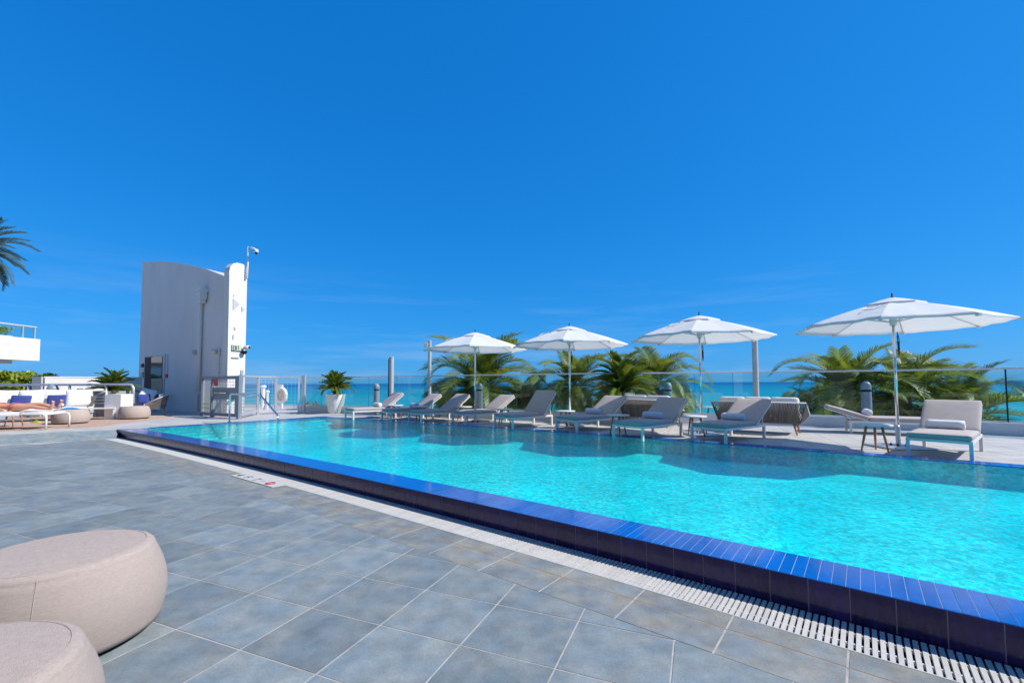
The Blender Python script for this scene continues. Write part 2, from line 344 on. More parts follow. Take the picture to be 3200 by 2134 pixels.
# ------------------------------------------------------------------ pool frame: u runs to the far left, v across the water
TH = R(52)
U = Vector((-math.sin(TH), math.cos(TH))); V = Vector((math.cos(TH), math.sin(TH)))
O2 = Vector((2.371, 2.135))
def PV(u, v): return Vector((O2.x+U.x*u+V.x*v, O2.y+U.y*u+V.y*v))
def toUV(p): d = Vector((p[0], p[1]))-O2; return d.dot(U), d.dot(V)
def vn(u): return -.00262*u*u+.0235*u+.030          # near lip
def vfar(u): return -.0060*u*u+.045*u+6.17          # edge of far deck
UL = 15.8                                           # left end
UR = -5.0
def c3(p, z): return (p.x, p.y, z)
def strip(mb, u0, u1, f0, f1, z0, z1, du=.4):
    n = max(1, int(math.ceil((u1-u0)/du))); k = len(mb.v)
    for i in range(n+1):
        u = u0+(u1-u0)*i/n
        a, b = PV(u, f0(u)), PV(u, f1(u))
        mb.v += [c3(a, z0), c3(b, z0), c3(b, z1), c3(a, z1)]
    for i in range(n):
        q = k+4*i
        for j in range(4):
            mb.f.append((q+j, q+(j+1) % 4, q+4+(j+1) % 4, q+4+j))
    mb.f.append((k, k+3, k+2, k+1)); q = k+4*n; mb.f.append((q, q+1, q+2, q+3))

COPE = .37; COPEF = .33; ZF = W-.30
# basin
b = MB()
floor_pts = [PV(u, vn(u)+COPE) for u in [UR+(UL-COPEF-UR)*i/40 for i in range(41)]] + [PV(u, vfar(u)-COPEF) for u in reversed([UR+(UL-COPEF-UR)*i/40 for i in range(41)])]
for a, c in [(0, 1)]: pass
k = 0
b.v = [c3(p, ZF) for p in floor_pts]; n = len(floor_pts)
for i in range(40): b.f.append((i, i+1, n-2-i, n-1-i))
k = len(b.v)
b.v += [c3(p, W-.012) for p in floor_pts]
for i in range(n): j = (i+1) % n; b.f.append((i, k+i, k+j, j))
basin = struct(part('pool_basin', b, M['floor_ripple_mosaic']))
# steps at the left end
for i in range(4):
    s_ = MB(); u0 = UL-COPEF-.002-.34*(4-i)
    strip(s_, u0, UL-COPEF-.003, lambda u: vn(u)+COPE+.003+.0*i, lambda u: vfar(u)-COPEF-.003, ZF+.055*i+.001, ZF+.055*(i+1), .4)
    part('pool_step', s_, M['floor_ripple_mosaic'], basin)
    e_ = MB(); strip(e_, u0+.001, u0+.05, lambda u: vn(u)+COPE+.004, lambda u: vfar(u)-COPEF-.004, ZF+.055*(i+1), ZF+.055*(i+1)+.003, .4)
    part('step_edge', e_, M['blue'], basin)
# water sheet
b = MB()
k = 0
for i in range(41):
    u = UR+.01+(UL-COPEF-UR-.02)*i/40
    b.v += [c3(PV(u, vn(u)+COPE+.001), W-.006), c3(PV(u, vfar(u)-COPEF-.001), W-.006)]
for i in range(40): b.f.append((2*i, 2*i+1, 2*i+3, 2*i+2))
struct(part('pool_water', b, M['water']))

# pool wall body and tiles
wall = thing('pool_wall', 'raised pool edge faced in dark plum tiles with a bright blue tiled lip', 'pool edge')
b = MB()
strip(b, UR, UL, lambda u: vn(u)+.0015, lambda u: vn(u)+COPE-.002, -.14, W-.006)
part('wall_core', b, M['plum_grout'], wall)
b = MB(); strip(b, UR, UL, lambda u: vn(u)+.003, lambda u: vn(u)+COPE, W-.006, W+.0004)
part('lip_grout', b, M['blue_grout'], wall)
# blue lip tiles (one by one)
PITCHT = .0662
u = -1.32; cnt = 0; extra = MB()
while u < UL-.02:
    u1 = min(u+PITCHT-.0035, UL)
    q = MB(); strip(q, u, u1, lambda x: vn(x)-.006, lambda x: vn(x)+COPE+.004, W-.004, W+.002+random.uniform(-.0004, .0008), 1)
    if cnt < 298: part('lip_tile', q, M['blue'], wall)
    else: extra.add(q.v, q.f)
    cnt += 1; u += PITCHT
if extra.v: stuff(part('lip_tile', extra, M['blue'], wall))
b = MB(); strip(b, UR, -1.33, lambda x: vn(x)-.006, lambda x: vn(x)+COPE+.004, W-.004, W+.002); part('lip_course', b, M['blue'], wall)
u = -1.32
while u < UL-.05:
    u1 = min(u+.197-.005, UL)
    q = MB(); strip(q, u, u1, lambda x: vn(x)-.001, lambda x: vn(x)+.016, -.10, W-.0065, 1); part('face_tile', q, M['plum'], wall); u += .197
# left end cap and far coping
b = MB(); strip(b, UL-COPEF, UL-.004, lambda u: vn(u)+COPE+.006, lambda u: vfar(u)-.004, -.14, W-.006, .2); part('end_core', b, M['blue_grout'], wall)
b = MB(); strip(b, UR, UL-.004-COPEF, lambda u: vfar(u)-COPEF+.004, lambda u: vfar(u)-.004, -.14, W-.006); part('far_core', b, M['blue_grout'], wall)
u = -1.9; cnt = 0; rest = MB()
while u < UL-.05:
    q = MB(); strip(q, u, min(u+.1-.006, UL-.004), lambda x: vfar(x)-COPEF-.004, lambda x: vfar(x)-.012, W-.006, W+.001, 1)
    part('far_lip_tile', q, M['blue_far_shade_lift'], wall); u += .1
v = vn(UL)+COPE+.01
while v < vfar(UL)-COPEF-.02:
    q = MB(); a = [PV(UL-COPEF-.004, v), PV(UL-.012, v), PV(UL-.012, v+.094), PV(UL-COPEF-.004, v+.094)]
    q.prism([(p.x, p.y) for p in a], W-.006, W+.001); part('end_lip_tile', q, M['blue'], wall); v += .1
# end face of wall
b = MB(); a = [PV(UL, vn(UL)-.02), PV(UL+.03, vn(UL)-.02), PV(UL+.03, vn(UL)+1.2), PV(UL, vn(UL)+1.2)]
b.prism([(p.x, p.y) for p in a], -.1, W-.002); part('end_trim', b, M['white'], wall)

# gutter and grating
gr = thing('drain_grating', 'white slotted drain grating running along the foot of the pool wall', 'drain grate')
GO = .325
b = MB(); strip(b, UR, UL+.45, lambda u: vn(u)-GO, lambda u: vn(u)+.0, -.14, -.10); part('gutter', b, M['pit'], gr)
u = -1.1; cnt = 0; rest = MB()
while u < UL+.4:
    q = MB(); strip(q, u, u+.0215, lambda x: vn(x)-GO+.004, lambda x: vn(x)-.014, -.022, -.001, 1)
    if cnt < 296: part('slat', q, M['grate'], gr)
    else: rest.add(q.v, q.f)
    cnt += 1; u += .0327
stuff(part('slat', rest, M['grate'], gr))
for vo in (-.24, -.12):
    b = MB(); strip(b, -1.1, UL+.4, lambda x: vn(x)+vo-.006, lambda x: vn(x)+vo+.006, -.024, -.006); part('crossbar', b, M['grate'], gr)
for vo, ww in ((-GO-.004, .009),):
    b = MB(); strip(b, UR, UL+.42, lambda x: vn(x)+vo-ww/2, lambda x: vn(x)+vo+ww/2, -.05, .001); part('edge_trim', b, M['grate'], gr)

# ------------------------------------------------------------------ near deck
def clip(poly, f):
    out = []
    for i in range(len(poly)):
        a, b_ = poly[i], poly[(i+1) % len(poly)]; fa, fb = f(a), f(b_)
        if fa >= 0: out.append(a)
        if (fa >= 0) != (fb >= 0):
            t = fa/(fa-fb); out.append((a[0]+(b_[0]-a[0])*t, a[1]+(b_[1]-a[1])*t))
    return out
def area(p): return abs(sum(p[i][0]*p[(i+1) % len(p)][1]-p[(i+1) % len(p)][0]*p[i][1] for i in range(len(p))))/2
R0 = Vector((-10.2, 11.72)); RD = Vector((-.85, -.527)); RN = Vector((.527, -.85))*.6   # ramp top line, its direction and run to the near deck
def ramp_f(p): return (Vector(p[:2])-R0).dot(Vector((.527, -.85)))                       # > 0 on the camera side of the ramp top
e0 = R0+RN; e1 = R0+RN+RD*24
b = MB(); UE = UL+.43
for i_ in range(61):
    u_ = UR+(UE-UR)*i_/60
    b.v += [c3(PV(u_, vn(u_)-GO-.01), -.0018), c3(PV(u_, -9.9), -.0018)]
b.f = [(2*i_, 2*i_+2, 2*i_+3, 2*i_+1) for i_ in range(60)]
q0, q1 = toUV(e0), toUV(e1); tt_ = (UE-q0[0])/(q1[0]-q0[0]); X0 = e0.lerp(e1, tt_); k = len(b.v)
b.v += [c3(X0, -.0018), c3(e1, -.0018), (e1.x+4, e1.y-12, -.0018), c3(PV(UE, -9.9), -.0018)]; b.f.append((k, k+1, k+2, k+3))
near = struct(part('near_deck', b, M['grout']))
# ramp up to the lounge deck
b = MB(); r1 = R0+RD*24
b.v = [c3(R0, W-.013), c3(r1, W-.013), c3(e1, -.01), c3(e0, -.01), c3(R0, -.1), c3(r1, -.1)]
b.f = [(0, 1, 2, 3), (0, 3, 4), (1, 5, 2)]
struct(part('deck_ramp', b, M['tile']))
GA = Vector((math.cos(R(22.5)), -math.sin(R(22.5)))); GB = Vector((math.sin(R(22.5)), math.cos(R(22.5))))
TA, TB = .507, .4565; A0, B0 = -1.663, 2.081; JG = .005
JB = .785
cands = []
for i in range(-34, 14):
    for j in range(-9, 30):
        a0, b0 = A0+i*TA+JG, B0+j*TB+JG; a1, b1 = a0+TA-2*JG, b0+TB-2*JG
        poly = [tuple(GA*x+GB*y) for x, y in ((a0, b0), (a1, b0), (a1, b1), (a0, b1))]
        cx, cy = sum(p[0] for p in poly)/4, sum(p[1] for p in poly)/4
        if cy < .2 or cy > 14 or cx < -1.25*cy-1.2 or cx > 1.2*cy+1: continue
        if math.hypot(cx, cy) > 15: continue
        uc, _ = toUV((cx, cy))
        poly = clip(poly, lambda p: vn(toUV(p)[0])-JB-.004-toUV(p)[1])
        if poly: poly = clip(poly, lambda p: ramp_f(p)-.6)
        if len(poly) < 3 or area(poly) < .002: continue
        cands.append((math.hypot(cx, cy), poly))
cands.sort(key=lambda t: t[0])
rest = MB()
for n_, (d_, poly) in enumerate(cands):
    q = MB(); q.prism(poly, -.016, random.uniform(-.0003, .0006))
    if n_ < 298: part('paving_tile', q, M['tile'], near)
    else: rest.add(q.v, q.f)
stuff(part('paving_tile', rest, M['tile'], near))
# border courses that follow the pool
u = -2.0; k = 0
while u < UL+.4:
    for (o0, o1) in ((-JB+.002, -.515), (-.505, -GO-.012)):
        q = MB(); strip(q, u+.006, u+.53-.006, lambda x: vn(x)+o0, lambda x: vn(x)+o1, -.016, random.uniform(-.0003, .0006), 1); part('border_tile', q, M['tile_border'], near)
    u += .53
b = MB(); strip(b, -2, UL+.4, lambda x: vn(x)-.514, lambda x: vn(x)-.506, -.015, -.0008); part('rust_joint', b, M['grout_orange'], near)

# depth marker set in the border course
mk = thing('depth_marker', 'white depth and no diving marker plate set in the border paving beside the grating', 'marker', (0, 0, 0))
s1, s4 = at(750, 1488, 0), at(876, 1511, 0)
uu0, uu1 = toUV(s1)[0], toUV(s4)[0]
um, ul = (uu0+uu1)/2, abs(uu0-uu1)
mk.location = c3(PV(um, vn(um)-.42), .002); ang = math.atan2(-U.y, -U.x); mk.rotation_euler.z = ang + .02
b = MB()
for i in range(4): b.box((-.48+.32*i, 0, .003), (.31, .17, .006)); 
part('marker_plate', b, M['grate'], mk)
def strokes(mb, segs, ox, oy, sc, th, z=.007):
    for (x0, y0, x1, y1) in segs:
        mb.bar((ox+x0*sc, oy+y0*sc, z), (ox+x1*sc, oy+y1*sc, z), th, .002)
GL = {'4': [(.6, 0, .6, 1), (.6, 1, 0, .35), (0, .35, .8, .35)], 'F': [(0, 0, 0, 1), (0, 1, .6, 1), (0, .55, .5, .55)], 'T': [(.3, 0, .3, 1), (0, 1, .6, 1)],
      'E': [(0, 0, 0, 1), (0, 1, .55, 1), (0, .5, .45, .5), (0, 0, .55, 0)], 'X': [(0, 0, .6, 1), (0, 1, .6, 0)], 'I': [(.1, 0, .1, 1)]}
b = MB()
for i, ch in enumerate('4FT'): b = MB(); strokes(b, GL[ch], -.56+.26*i, -.055, .11, .02); part('letter', b, M['dark'], mk)
b = MB(); b.tube([(.40+.06*math.cos(t*math.pi/8), .06*math.sin(t*math.pi/8), .008) for t in range(17)], .008, 4); b.bar((.36, -.04, .008), (.44, .04, .008), .012, .003)
part('no_diving_symbol', b, M['red'], mk)
b = MB(); b.bar((.30, -.01, .0075), (.50, .01, .0075), .02, .001); b.bar((.14, -.02, .0075), (.2, .03, .0075), .03, .001); part('print_block', b, M['grey_print'], mk)

# ------------------------------------------------------------------ far deck
RAILPX = [(935, 1288), (1060, 1291), (1230, 1296), (1520, 1308), (1700, 1314.5), (1815, 1319), (2060, 1323.5), (2300, 1325.5), (2545, 1331), (2860, 1345), (3157, 1361), (3420, 1380)]
RAIL = [at(x, y) for x, y in RAILPX]
RAIL[-1] = RAIL[-2]+Vector((1.9, -1.5, 0))
far_poly = [R0+RD*24, R0, PV(UL, vn(UL)-.1)] + [PV(UL, v_) for v_ in (2, 4)] + [PV(u_, vfar(u_)) for u_ in [UL-(UL-UR)*i/30 for i in range(31)]] + [PV(UR, vn(UR)-6), Vector((14, 2))]
outer = [p.xy+Vector((.35, .5)) for p in reversed(RAIL)]
far_poly += outer + [Vector((-10.0, 24)), Vector((-34, 34)), Vector((-40, 6))]
b = MB(); n = len(far_poly)
b.v = [c3(p, W-.012) for p in far_poly]; b.f = [tuple(range(n))]
fd = struct(part('far_deck', b, M['far_grout']))
b = MB(); sk = [c3(p, W-.02) for p in outer] + [(-10, 24, W-.02), (-34, 34, W-.02)]
b.v = sk + [(x, y, -6.5) for x, y, z in sk]; n = len(sk); b.f = [(i, i+1, n+i+1, n+i) for i in range(n-1)]
struct(part('terrace_wall', b, M['render_wall']))
tl = MB()
def rail_side(p):
    best = 1e9; sgn = 1
    for a_, b_ in zip(RAIL[:-1], RAIL[1:]):
        d = (b_-a_).xy; q = Vector(p[:2])-a_.xy; t = max(0, min(1, q.dot(d)/d.length_squared)); dist = (q-d*t).length
        if dist < best: best = dist; sgn = d.x*q.y-d.y*q.x
    return sgn
for i in range(-50, 30):
    for j in range(0, 66):
        a0, b0 = A0+i*TA+.004, B0+j*TB+.004; a1, b1 = a0+TA-.008, b0+TB-.008
        poly0 = [tuple(GA*x+GB*y) for x, y in ((a0, b0), (a1, b0), (a1, b1), (a0, b1))]
        cx, cy = sum(p[0] for p in poly0)/4, sum(p[1] for p in poly0)/4
        if cy < 4 or cy > 22 or cx < -1.25*cy-1 or cx > 1.2*cy+1: continue
        if cx > -9 and rail_side((cx, cy)) > 0 and min((Vector((cx, cy))-p.xy).length for p in RAIL) > .8: continue
        for w_ in range(2):
            poly = clip(poly0, (lambda p: toUV(p)[1]-vfar(toUV(p)[0])-.006)) if w_ == 0 else clip(poly0, lambda p: toUV(p)[0]-UL-.04)
            if not poly: continue
            poly = clip(poly, (lambda p: UL+.03-toUV(p)[0])) if w_ == 0 else clip(poly, lambda p: -ramp_f(p))
            if len(poly) > 2 and area(poly) > .002: tl.prism(poly, W-.014, W-.0005)
stuff(part('deck_tiles', tl, M['far_tile'], fd))

# sea, beach
b = MB(); b.v = [(-60000, 70, -6.3), (60000, 70, -6.3), (60000, 60000, -6.3), (-60000, 60000, -6.3)]; b.f = [(0, 1, 2, 3)]
struct(part('sea', b, M['sea']))
b = MB(); b.v = [(-3000, -200, -6.2), (3000, -200, -6.2), (3000, 71, -6.5), (-3000, 71, -6.5)]; b.f = [(0, 1, 2, 3)]
struct(part('beach', b, M['sand']))

# ------------------------------------------------------------------ curb and glass balustrade
b = MB()
def offs(pts, d):
    out = []
    for i, p in enumerate(pts):
        a = pts[max(i-1, 0)]; c = pts[min(i+1, len(pts)-1)]; t = (c-a).xy.normalized(); out.append(Vector((p.x-t.y*d, p.y+t.x*d)))
    return out
ci, co = offs(RAIL, 0), offs(RAIL, .34)
k = 0
for i in range(len(RAIL)):
    b.v += [(ci[i].x, ci[i].y, W-.1), (ci[i].x, ci[i].y, W+.26), (co[i].x, co[i].y, W+.26), (co[i].x, co[i].y, W-.1)]
for i in range(len(RAIL)-1):
    q = 4*i
    for j in range(4): b.f.append((q+j, q+4+j, q+4+(j+1) % 4, q+(j+1) % 4))
b.f.append((0, 1, 2, 3)); q = 4*(len(RAIL)-1); b.f.append((q+3, q+2, q+1, q))
tag(part('terrace_curb', b, M['render_wall']), 'low white curb wall under the glass balustrade along the sea side', 'curb')
gl = thing('glass_balustrade', 'frameless clear glass balustrade with thin metal top rail along the sea side of the terrace', 'balustrade')
mid = offs(RAIL, .17)
for i in range(len(mid)-1):
    a, c = mid[i], mid[i+1]; ln = (c-a).length; n = max(1, round(ln/1.3)); d = (c-a)/ln
    for j in range(n):
        p0 = a+d*(ln*j/n+.008); p1 = a+d*(ln*(j+1)/n-.008)
        q = MB(); q.bar((p0.x, p0.y, W+.83), (p1.x, p1.y, W+.83), .012, 1.14)
        pn = part('glass_panel', q, M['glass'], gl)
        q = MB(); q.bar((p1.x, p1.y, W+.26), (p1.x, p1.y, W+1.39), .013, .006, (d.x, d.y, 0)); part('pane_edge', q, M['glass_edge'], pn)
        q = MB(); q.bar((p0.x, p0.y, W+.275), (p1.x, p1.y, W+.275), .05, .03); part('shoe', q, M['silver'], pn)
b = MB(); b.tube([(p.x, p.y, W+1.42) for p in mid], .021, 8); part('top_rail', b, M['silver'], gl, True)
b = MB(); cpt = mid[-2]; b.box((cpt.x, cpt.y, W+.84), (.02, .02, 1.16)); part('corner_joint', b, M['dark'], gl)

# ------------------------------------------------------------------ sun loungers
def towel_roll(m, ln=.46, r=.075):
    b = MB()
    prof = []
    n = 20
    pts = []
    for i in range(9): pts.append((-ln/2+ln*i/8, 0, 0))
    b.tube(pts, [r*.93, r, r*1.01, r*.99, r, r*.99, r*1.01, r, r*.93], n)
    for s_ in (-1, 1):   # rolled layers show as a spiral ridge on each end
        sp = []
        for i in range(46):
            t = i/45; a = t*2*math.pi*3.2; sp.append((s_*(ln/2+.001), math.cos(a)*r*.92*t, math.sin(a)*r*.92*t))
        b.tube(sp, .0035, 4)
    return b.mesh('towel', True)
TW = {}
def towel(loc, rz, kind, label, ln=.46, group='rolled towels on the loungers', tilt=0):
    key = (kind, ln)
    if key not in TW:
        TW[key] = towel_roll(None, ln); TW[key].materials.append(M['towel_white' if kind == 'white' else 'towel_blue'])
    o = bpy.data.objects.new('rolled_towel', TW[key]); COL.objects.link(o); o.location = loc; o.rotation_euler = (0, tilt, rz)
    return tag(o, label, 'towel', group)

LW, LL, HINGE, SEAT = .74, 1.5, 1.14, .36
LME = {}
def lounger(az, foot_right, incl, label, width=LW):
    # foot_right: ground point of the front right leg seen from the foot
    rz = -R(az)
    ex = Vector((math.cos(rz), math.sin(rz))); ey = Vector((-math.sin(rz), math.cos(rz)))
    c = Vector(foot_right[:2]) - ex*(width/2-.03) - ey*.04
    t = thing('sun_lounger', label, 'sun lounger', (c.x, c.y, W), rz, 'sun loungers lined up along the far side of the pool')
    hw = width/2
    if width not in LME:
        d = {}
        q = MB()
        for s_ in (-1, 1): q.box((s_*(hw-.0225), LL/2, .262), (.04, LL-.0, .045))
        for y in (.0225, LL-.0225, HINGE): q.box((0, y, .262), (width-.085, .04, .042))
        for i in range(9): q.box((0, .12+i*.115, .272), (width-.086, .05, .012))
        d['frame'] = q.mesh('frame')
        q = MB(); q.box((0, 0, .12), (.045, .045, .239)); q.box((0, 0, .003), (.05, .05, .006)); d['leg'] = q.mesh('leg')
        q = MB(); q.rbox((0, HINGE/2+.005, .325), (width-.01, HINGE-.01, .085), .03, 6, .012); d['seat'] = q.mesh('seat_cushion', True)
        q = MB(); q.rbox((0, .40, .052), (width-.01, .80, .08), .028, 6, .012); d['back'] = q.mesh('backrest_cushion', True)
        q = MB()
        for s_ in (-1, 1): q.box((s_*(hw-.02), .39, 0), (.03, .78, .022))
        for y in (.015, .39, .765): q.box((0, y, 0), (width-.072, .03, .02))
        d['bf'] = q.mesh('backrest_frame')
        for k_ in ('frame', 'leg', 'bf'): d[k_].materials.append(M['white'])
        for k_ in ('seat', 'back'): d[k_].materials.append(M['cushion'])
        LME[width] = d
    d = LME[width]
    part('frame', d['frame'], None, t)
    for sx_ in (-1, 1):
        for y in (.03, LL-.03): part('leg', d['leg'], None, t, loc=(sx_*(hw-.0225), y, 0))
    part('seat_cushion', d['seat'], None, t)
    bfo = part('backrest_frame', d['bf'], None, t, loc=(0, HINGE+.01, .29)); bfo.rotation_euler.x = R(incl)
    bco = part('backrest_cushion', d['back'], None, t, loc=(0, HINGE+.01, .29)); bco.rotation_euler.x = R(incl)
    if incl > 8:
        y0 = HINGE+.01+math.cos(R(incl))*.42; z0 = .29+math.sin(R(incl))*.42
        for s_ in (-1, 1):
            q = MB(); q.bar((s_*(hw-.05), min(y0+.10, LL-.04) if incl < 65 else y0+.14, .285), (s_*(hw-.05), y0, z0), .018); part('support_strut', q, M['white'], t)
    return t, c, ex, ey, rz
def on_lounger(info, x, y, z):
    t, c, ex, ey, rz = info; p = c+ex*x+ey*y; return (p.x, p.y, W+z)

FR = {1: (1105, 1312.5), 2: (1222, 1316), 3: (1316, 1323), 4: (1455, 1325.5), 5: (1602, 1340), 6: (1803, 1352), 7: (2008.5, 1378), 8: (2268, 1387), 9: (3036, 1441)}
spec = {
 1: (50, 38, 'leftmost sun lounger beside the white planter, in full sun with a rolled towel'),
 2: (52, 34, 'second sun lounger from the left, shaded, with a rolled towel, beside the sunlit one'),
 3: (48, 35, 'third sun lounger from the left with no towel, its foot corner in sun'),
 4: (52, 33, 'sun lounger under the leftmost umbrella, no towel, fully shaded'),
 5: (48, 50, 'fifth sun lounger from the left with its backrest raised steepest, no towel'),
 6: (54, 35, 'sun lounger below the second umbrella with a rolled towel on it'),
 7: (50, 35, 'sun lounger with rolled towel and sunlit foot corner before the large cycad planter'),
 8: (55, 33, 'shaded sun lounger with a rolled towel standing in front of the long dark rope sofa'),
 9: (50, 36, 'rightmost sun lounger facing the pool, sunlit, with a rolled towel on the seat')}
LG = {}
for i in spec:
    az, inc, lab = spec[i]; LG[i] = lounger(az, at(*FR[i]), inc, lab)
tw = {1: ('white', 'rolled white towel on the leftmost lounger'), 2: ('blue', 'rolled towel on the second lounger from the left, lying in shade'),
      6: ('blue', 'rolled towel on the lounger below the second umbrella'), 7: ('blue', 'rolled towel on the lounger in front of the grey planter'),
      8: ('blue', 'rolled towel on the lounger before the long dark rope sofa'), 9: ('white', 'rolled white towel on the rightmost sunlit lounger')}
for i, (kd, lb) in tw.items():
    towel(on_lounger(LG[i], -.02, HINGE-.16, SEAT+.083), LG[i][4], kd, lb)
# lounger seen from its side behind the right hand table
_e = Vector((math.cos(R(60)), math.sin(R(60)))); _c = Vector((8.93, 9.63)); LG[10] = lounger(-60, (_c.x+_e.x*.34+.03, _c.y+_e.y*.34), 18, 'low lounger seen from its side behind the side table, head end to the left')
towel(on_lounger(LG[10], 0, HINGE-.02, SEAT+.10), LG[10][4], 'white', 'rolled white towel seen end on at the head of the sideways lounger', .40)

# side tables
def side_table():
    t = thing('side_table', '', 'side table', (0, 0, 0), 0, 'round side tables beside the loungers')
    q = MB(); q.lathe([(.235, .415), (.25, .42), (.25, .437), (.245, .44)], 28); part('table_top', q, M['white'], t, True, angle=40)
    q = MB(); q.lathe([(.12, .400), (.13, .414)], 16); part('top_bracket', q, M['silver'], t)
    for k in range(3):
        a = 2*math.pi*k/3+.5; ca, sa = math.cos(a), math.sin(a)
        q = MB(); q.tube([(ca*.12, sa*.12, .405), (ca*.16, sa*.16, .2), (ca*.20, sa*.20, .0)], [.020, .019, .013], 8); part('leg', q, M['wood'], t, True)
    return t
proto = side_table()
labs = {2: 'small table between the two leftmost loungers', 3: 'small table between the second and third loungers from the left', 4: 'small table beside the lounger under the leftmost umbrella',
        5: 'small table left of the lounger with the steepest backrest', 6: 'small table left of the lounger below the second umbrella', 7: 'small table left of the lounger before the large cycad',
        8: 'small table tucked against the lounger before the dark rope sofa'}
first = True
for i, lb in labs.items():
    p = on_lounger(LG[i], -.67, .62, 0); lb = lb.replace('small table', 'white topped wooden leg table')
    if first: proto.location = p; proto['label'] = lb; first = False
    else: again(proto, p, i*.7, lb)
p = at(2735, 1408); T8 = again(proto, (p.x, p.y, W), .35, 'largest looking white table on three teak legs, left of the rightmost lounger')
p = at(2222, 1318); again(proto, (p.x, p.y, W), 1.2, 'white topped table far back by the curb between the two rope sofas')

# ------------------------------------------------------------------ umbrellas
def umbrella(rot, label, loc):
    t = thing('umbrella', label, 'umbrella', loc, 0, 'white octagonal market umbrellas')
    RR, ZR, ZA = 1.5, 2.13, 2.60
    def prof(s): return ZA-(ZA-ZR)*(.72*s+.28*s*s)
    for k in range(8):
        a0 = rot+math.pi*k/4; a1 = a0+math.pi/4; q = MB(); n, mI = 10, 6; vs = []
        for i in range(n+1):
            s_ = .10+.90*i/n
            for j in range(mI+1):
                tt = j/mI; p0 = Vector((math.cos(a0), math.sin(a0)))*RR*s_; p1 = Vector((math.cos(a1), math.sin(a1)))*RR*s_
                p = p0.lerp(p1, tt); sag = .045*math.sin(math.pi*tt)*s_*(1-.8*s_)+.01*s_*math.sin(4*math.pi*tt)*math.sin(5*s_+k)
                vs.append((p.x, p.y, prof(s_)-sag))
        fs = [(i*(mI+1)+j, (i+1)*(mI+1)+j, (i+1)*(mI+1)+j+1, i*(mI+1)+j+1) for i in range(n) for j in range(mI)]
        # hem folded inwards
        k0 = len(vs)
        for j in range(mI+1): x, y, z = vs[n*(mI+1)+j]; vs.append((x*.992, y*.992, z-.022))
        fs += [(n*(mI+1)+j, k0+j, k0+j+1, n*(mI+1)+j+1) for j in range(mI)]
        q.add(vs, fs); part('canopy_panel', q, M['canopy'], t, True)
        q = MB(); q.tube([(math.cos(a0)*RR*s_, math.sin(a0)*RR*s_, prof(s_)-.024) for s_ in (.05, .35, .7, .985)], .011, 6); part('rib', q, M['silver'], t)
        q = MB(); q.tube([(math.cos(a0)*.04, math.sin(a0)*.04, 2.20), (math.cos(a0)*RR*.5, math.sin(a0)*RR*.5, prof(.5)-.035)], .009, 6); part('strut', q, M['silver'], t)
        q = MB(); q.box((math.cos(a0)*RR*.985, math.sin(a0)*RR*.985, prof(.985)-.03), (.05, .05, .04), a0); part('pocket', q, M['canopy'], t)
    q = MB(); q.lathe([(.46, ZA-.118), (.45, ZA-.09), (.24, ZA-.02), (.05, ZA+.03)], 8); part('vent_cap', q, M['canopy'], t, True, angle=30)
    for v in q.v: pass
    q = MB(); q.lathe([(.013, ZA+.02), (.02, ZA+.05), (.010, ZA+.06), (.013, ZA+.10), (.004, ZA+.12)], 10); part('finial', q, M['dark'], t, True)
    q = MB(); q.tube([(0, 0, .03), (0, 0, ZA+.02)], .024, 14); part('pole', q, M['chrome'], t, True)
    q = MB(); q.lathe([(.045, 2.14), (.055, 2.16), (.055, 2.24), (.045, 2.26)], 14); part('runner_hub', q, M['white'], t)
    q = MB(); q.lathe([(.036, .01), (.036, .36), (.034, .37)], 14); part('base_tube', q, M['silver'], t, True, angle=40)
    q = MB(); q.rbox((0, 0, .018), (.72, .72, .034), .012, 3); part('base_plate', q, M['silver'], t, True, angle=50)
    for k in range(4):
        a = math.pi/4+k*math.pi/2; q = MB(); q.lathe([(.018, .035), (.018, .05), (.008, .075)], 8, (math.cos(a)*.1, math.sin(a)*.1, 0)); part('base_bolt', q, M['dark'], t)
    q = MB(); q.tube([(.035, -.03, 2.02), (.06, -.035, 1.9), (.065, -.03, 1.72), (.055, -.03, 1.62), (.04, -.035, 1.7), (.035, -.03, 1.96)], .007, 6); q.box((.05, -.035, 1.75), (.018, .012, .2)); part('pull_cord', q, M['dark'], t)
    q = MB(); q.tube([(-.55, -.35, prof(.45)+.012), (-.7, -.30, prof(.5)+.02), (-.82, -.36, prof(.6)+.006), (-.7, -.42, prof(.58)+.004), (-.5, -.42, prof(.46)+.012)], .009, 5); part('tie_strap', q, M['pillow'], t)
    return t
UP = [((1485, 1322), 'leftmost white umbrella, the smallest looking, in front of the fan of palm fronds'), ((1782, 1335), 'second white umbrella from the left, over the middle loungers'),
      ((2193, 1358), 'third white umbrella from the left, over the rope sofas'), ((2808, 1398), 'rightmost white umbrella, the largest looking, standing beside the round table')]
for (px, lb) in UP:
    p = at(*px); ang = math.atan2(p.y, p.x)
    umbrella(ang+math.pi/8*(-.25), lb, (p.x, p.y, W))

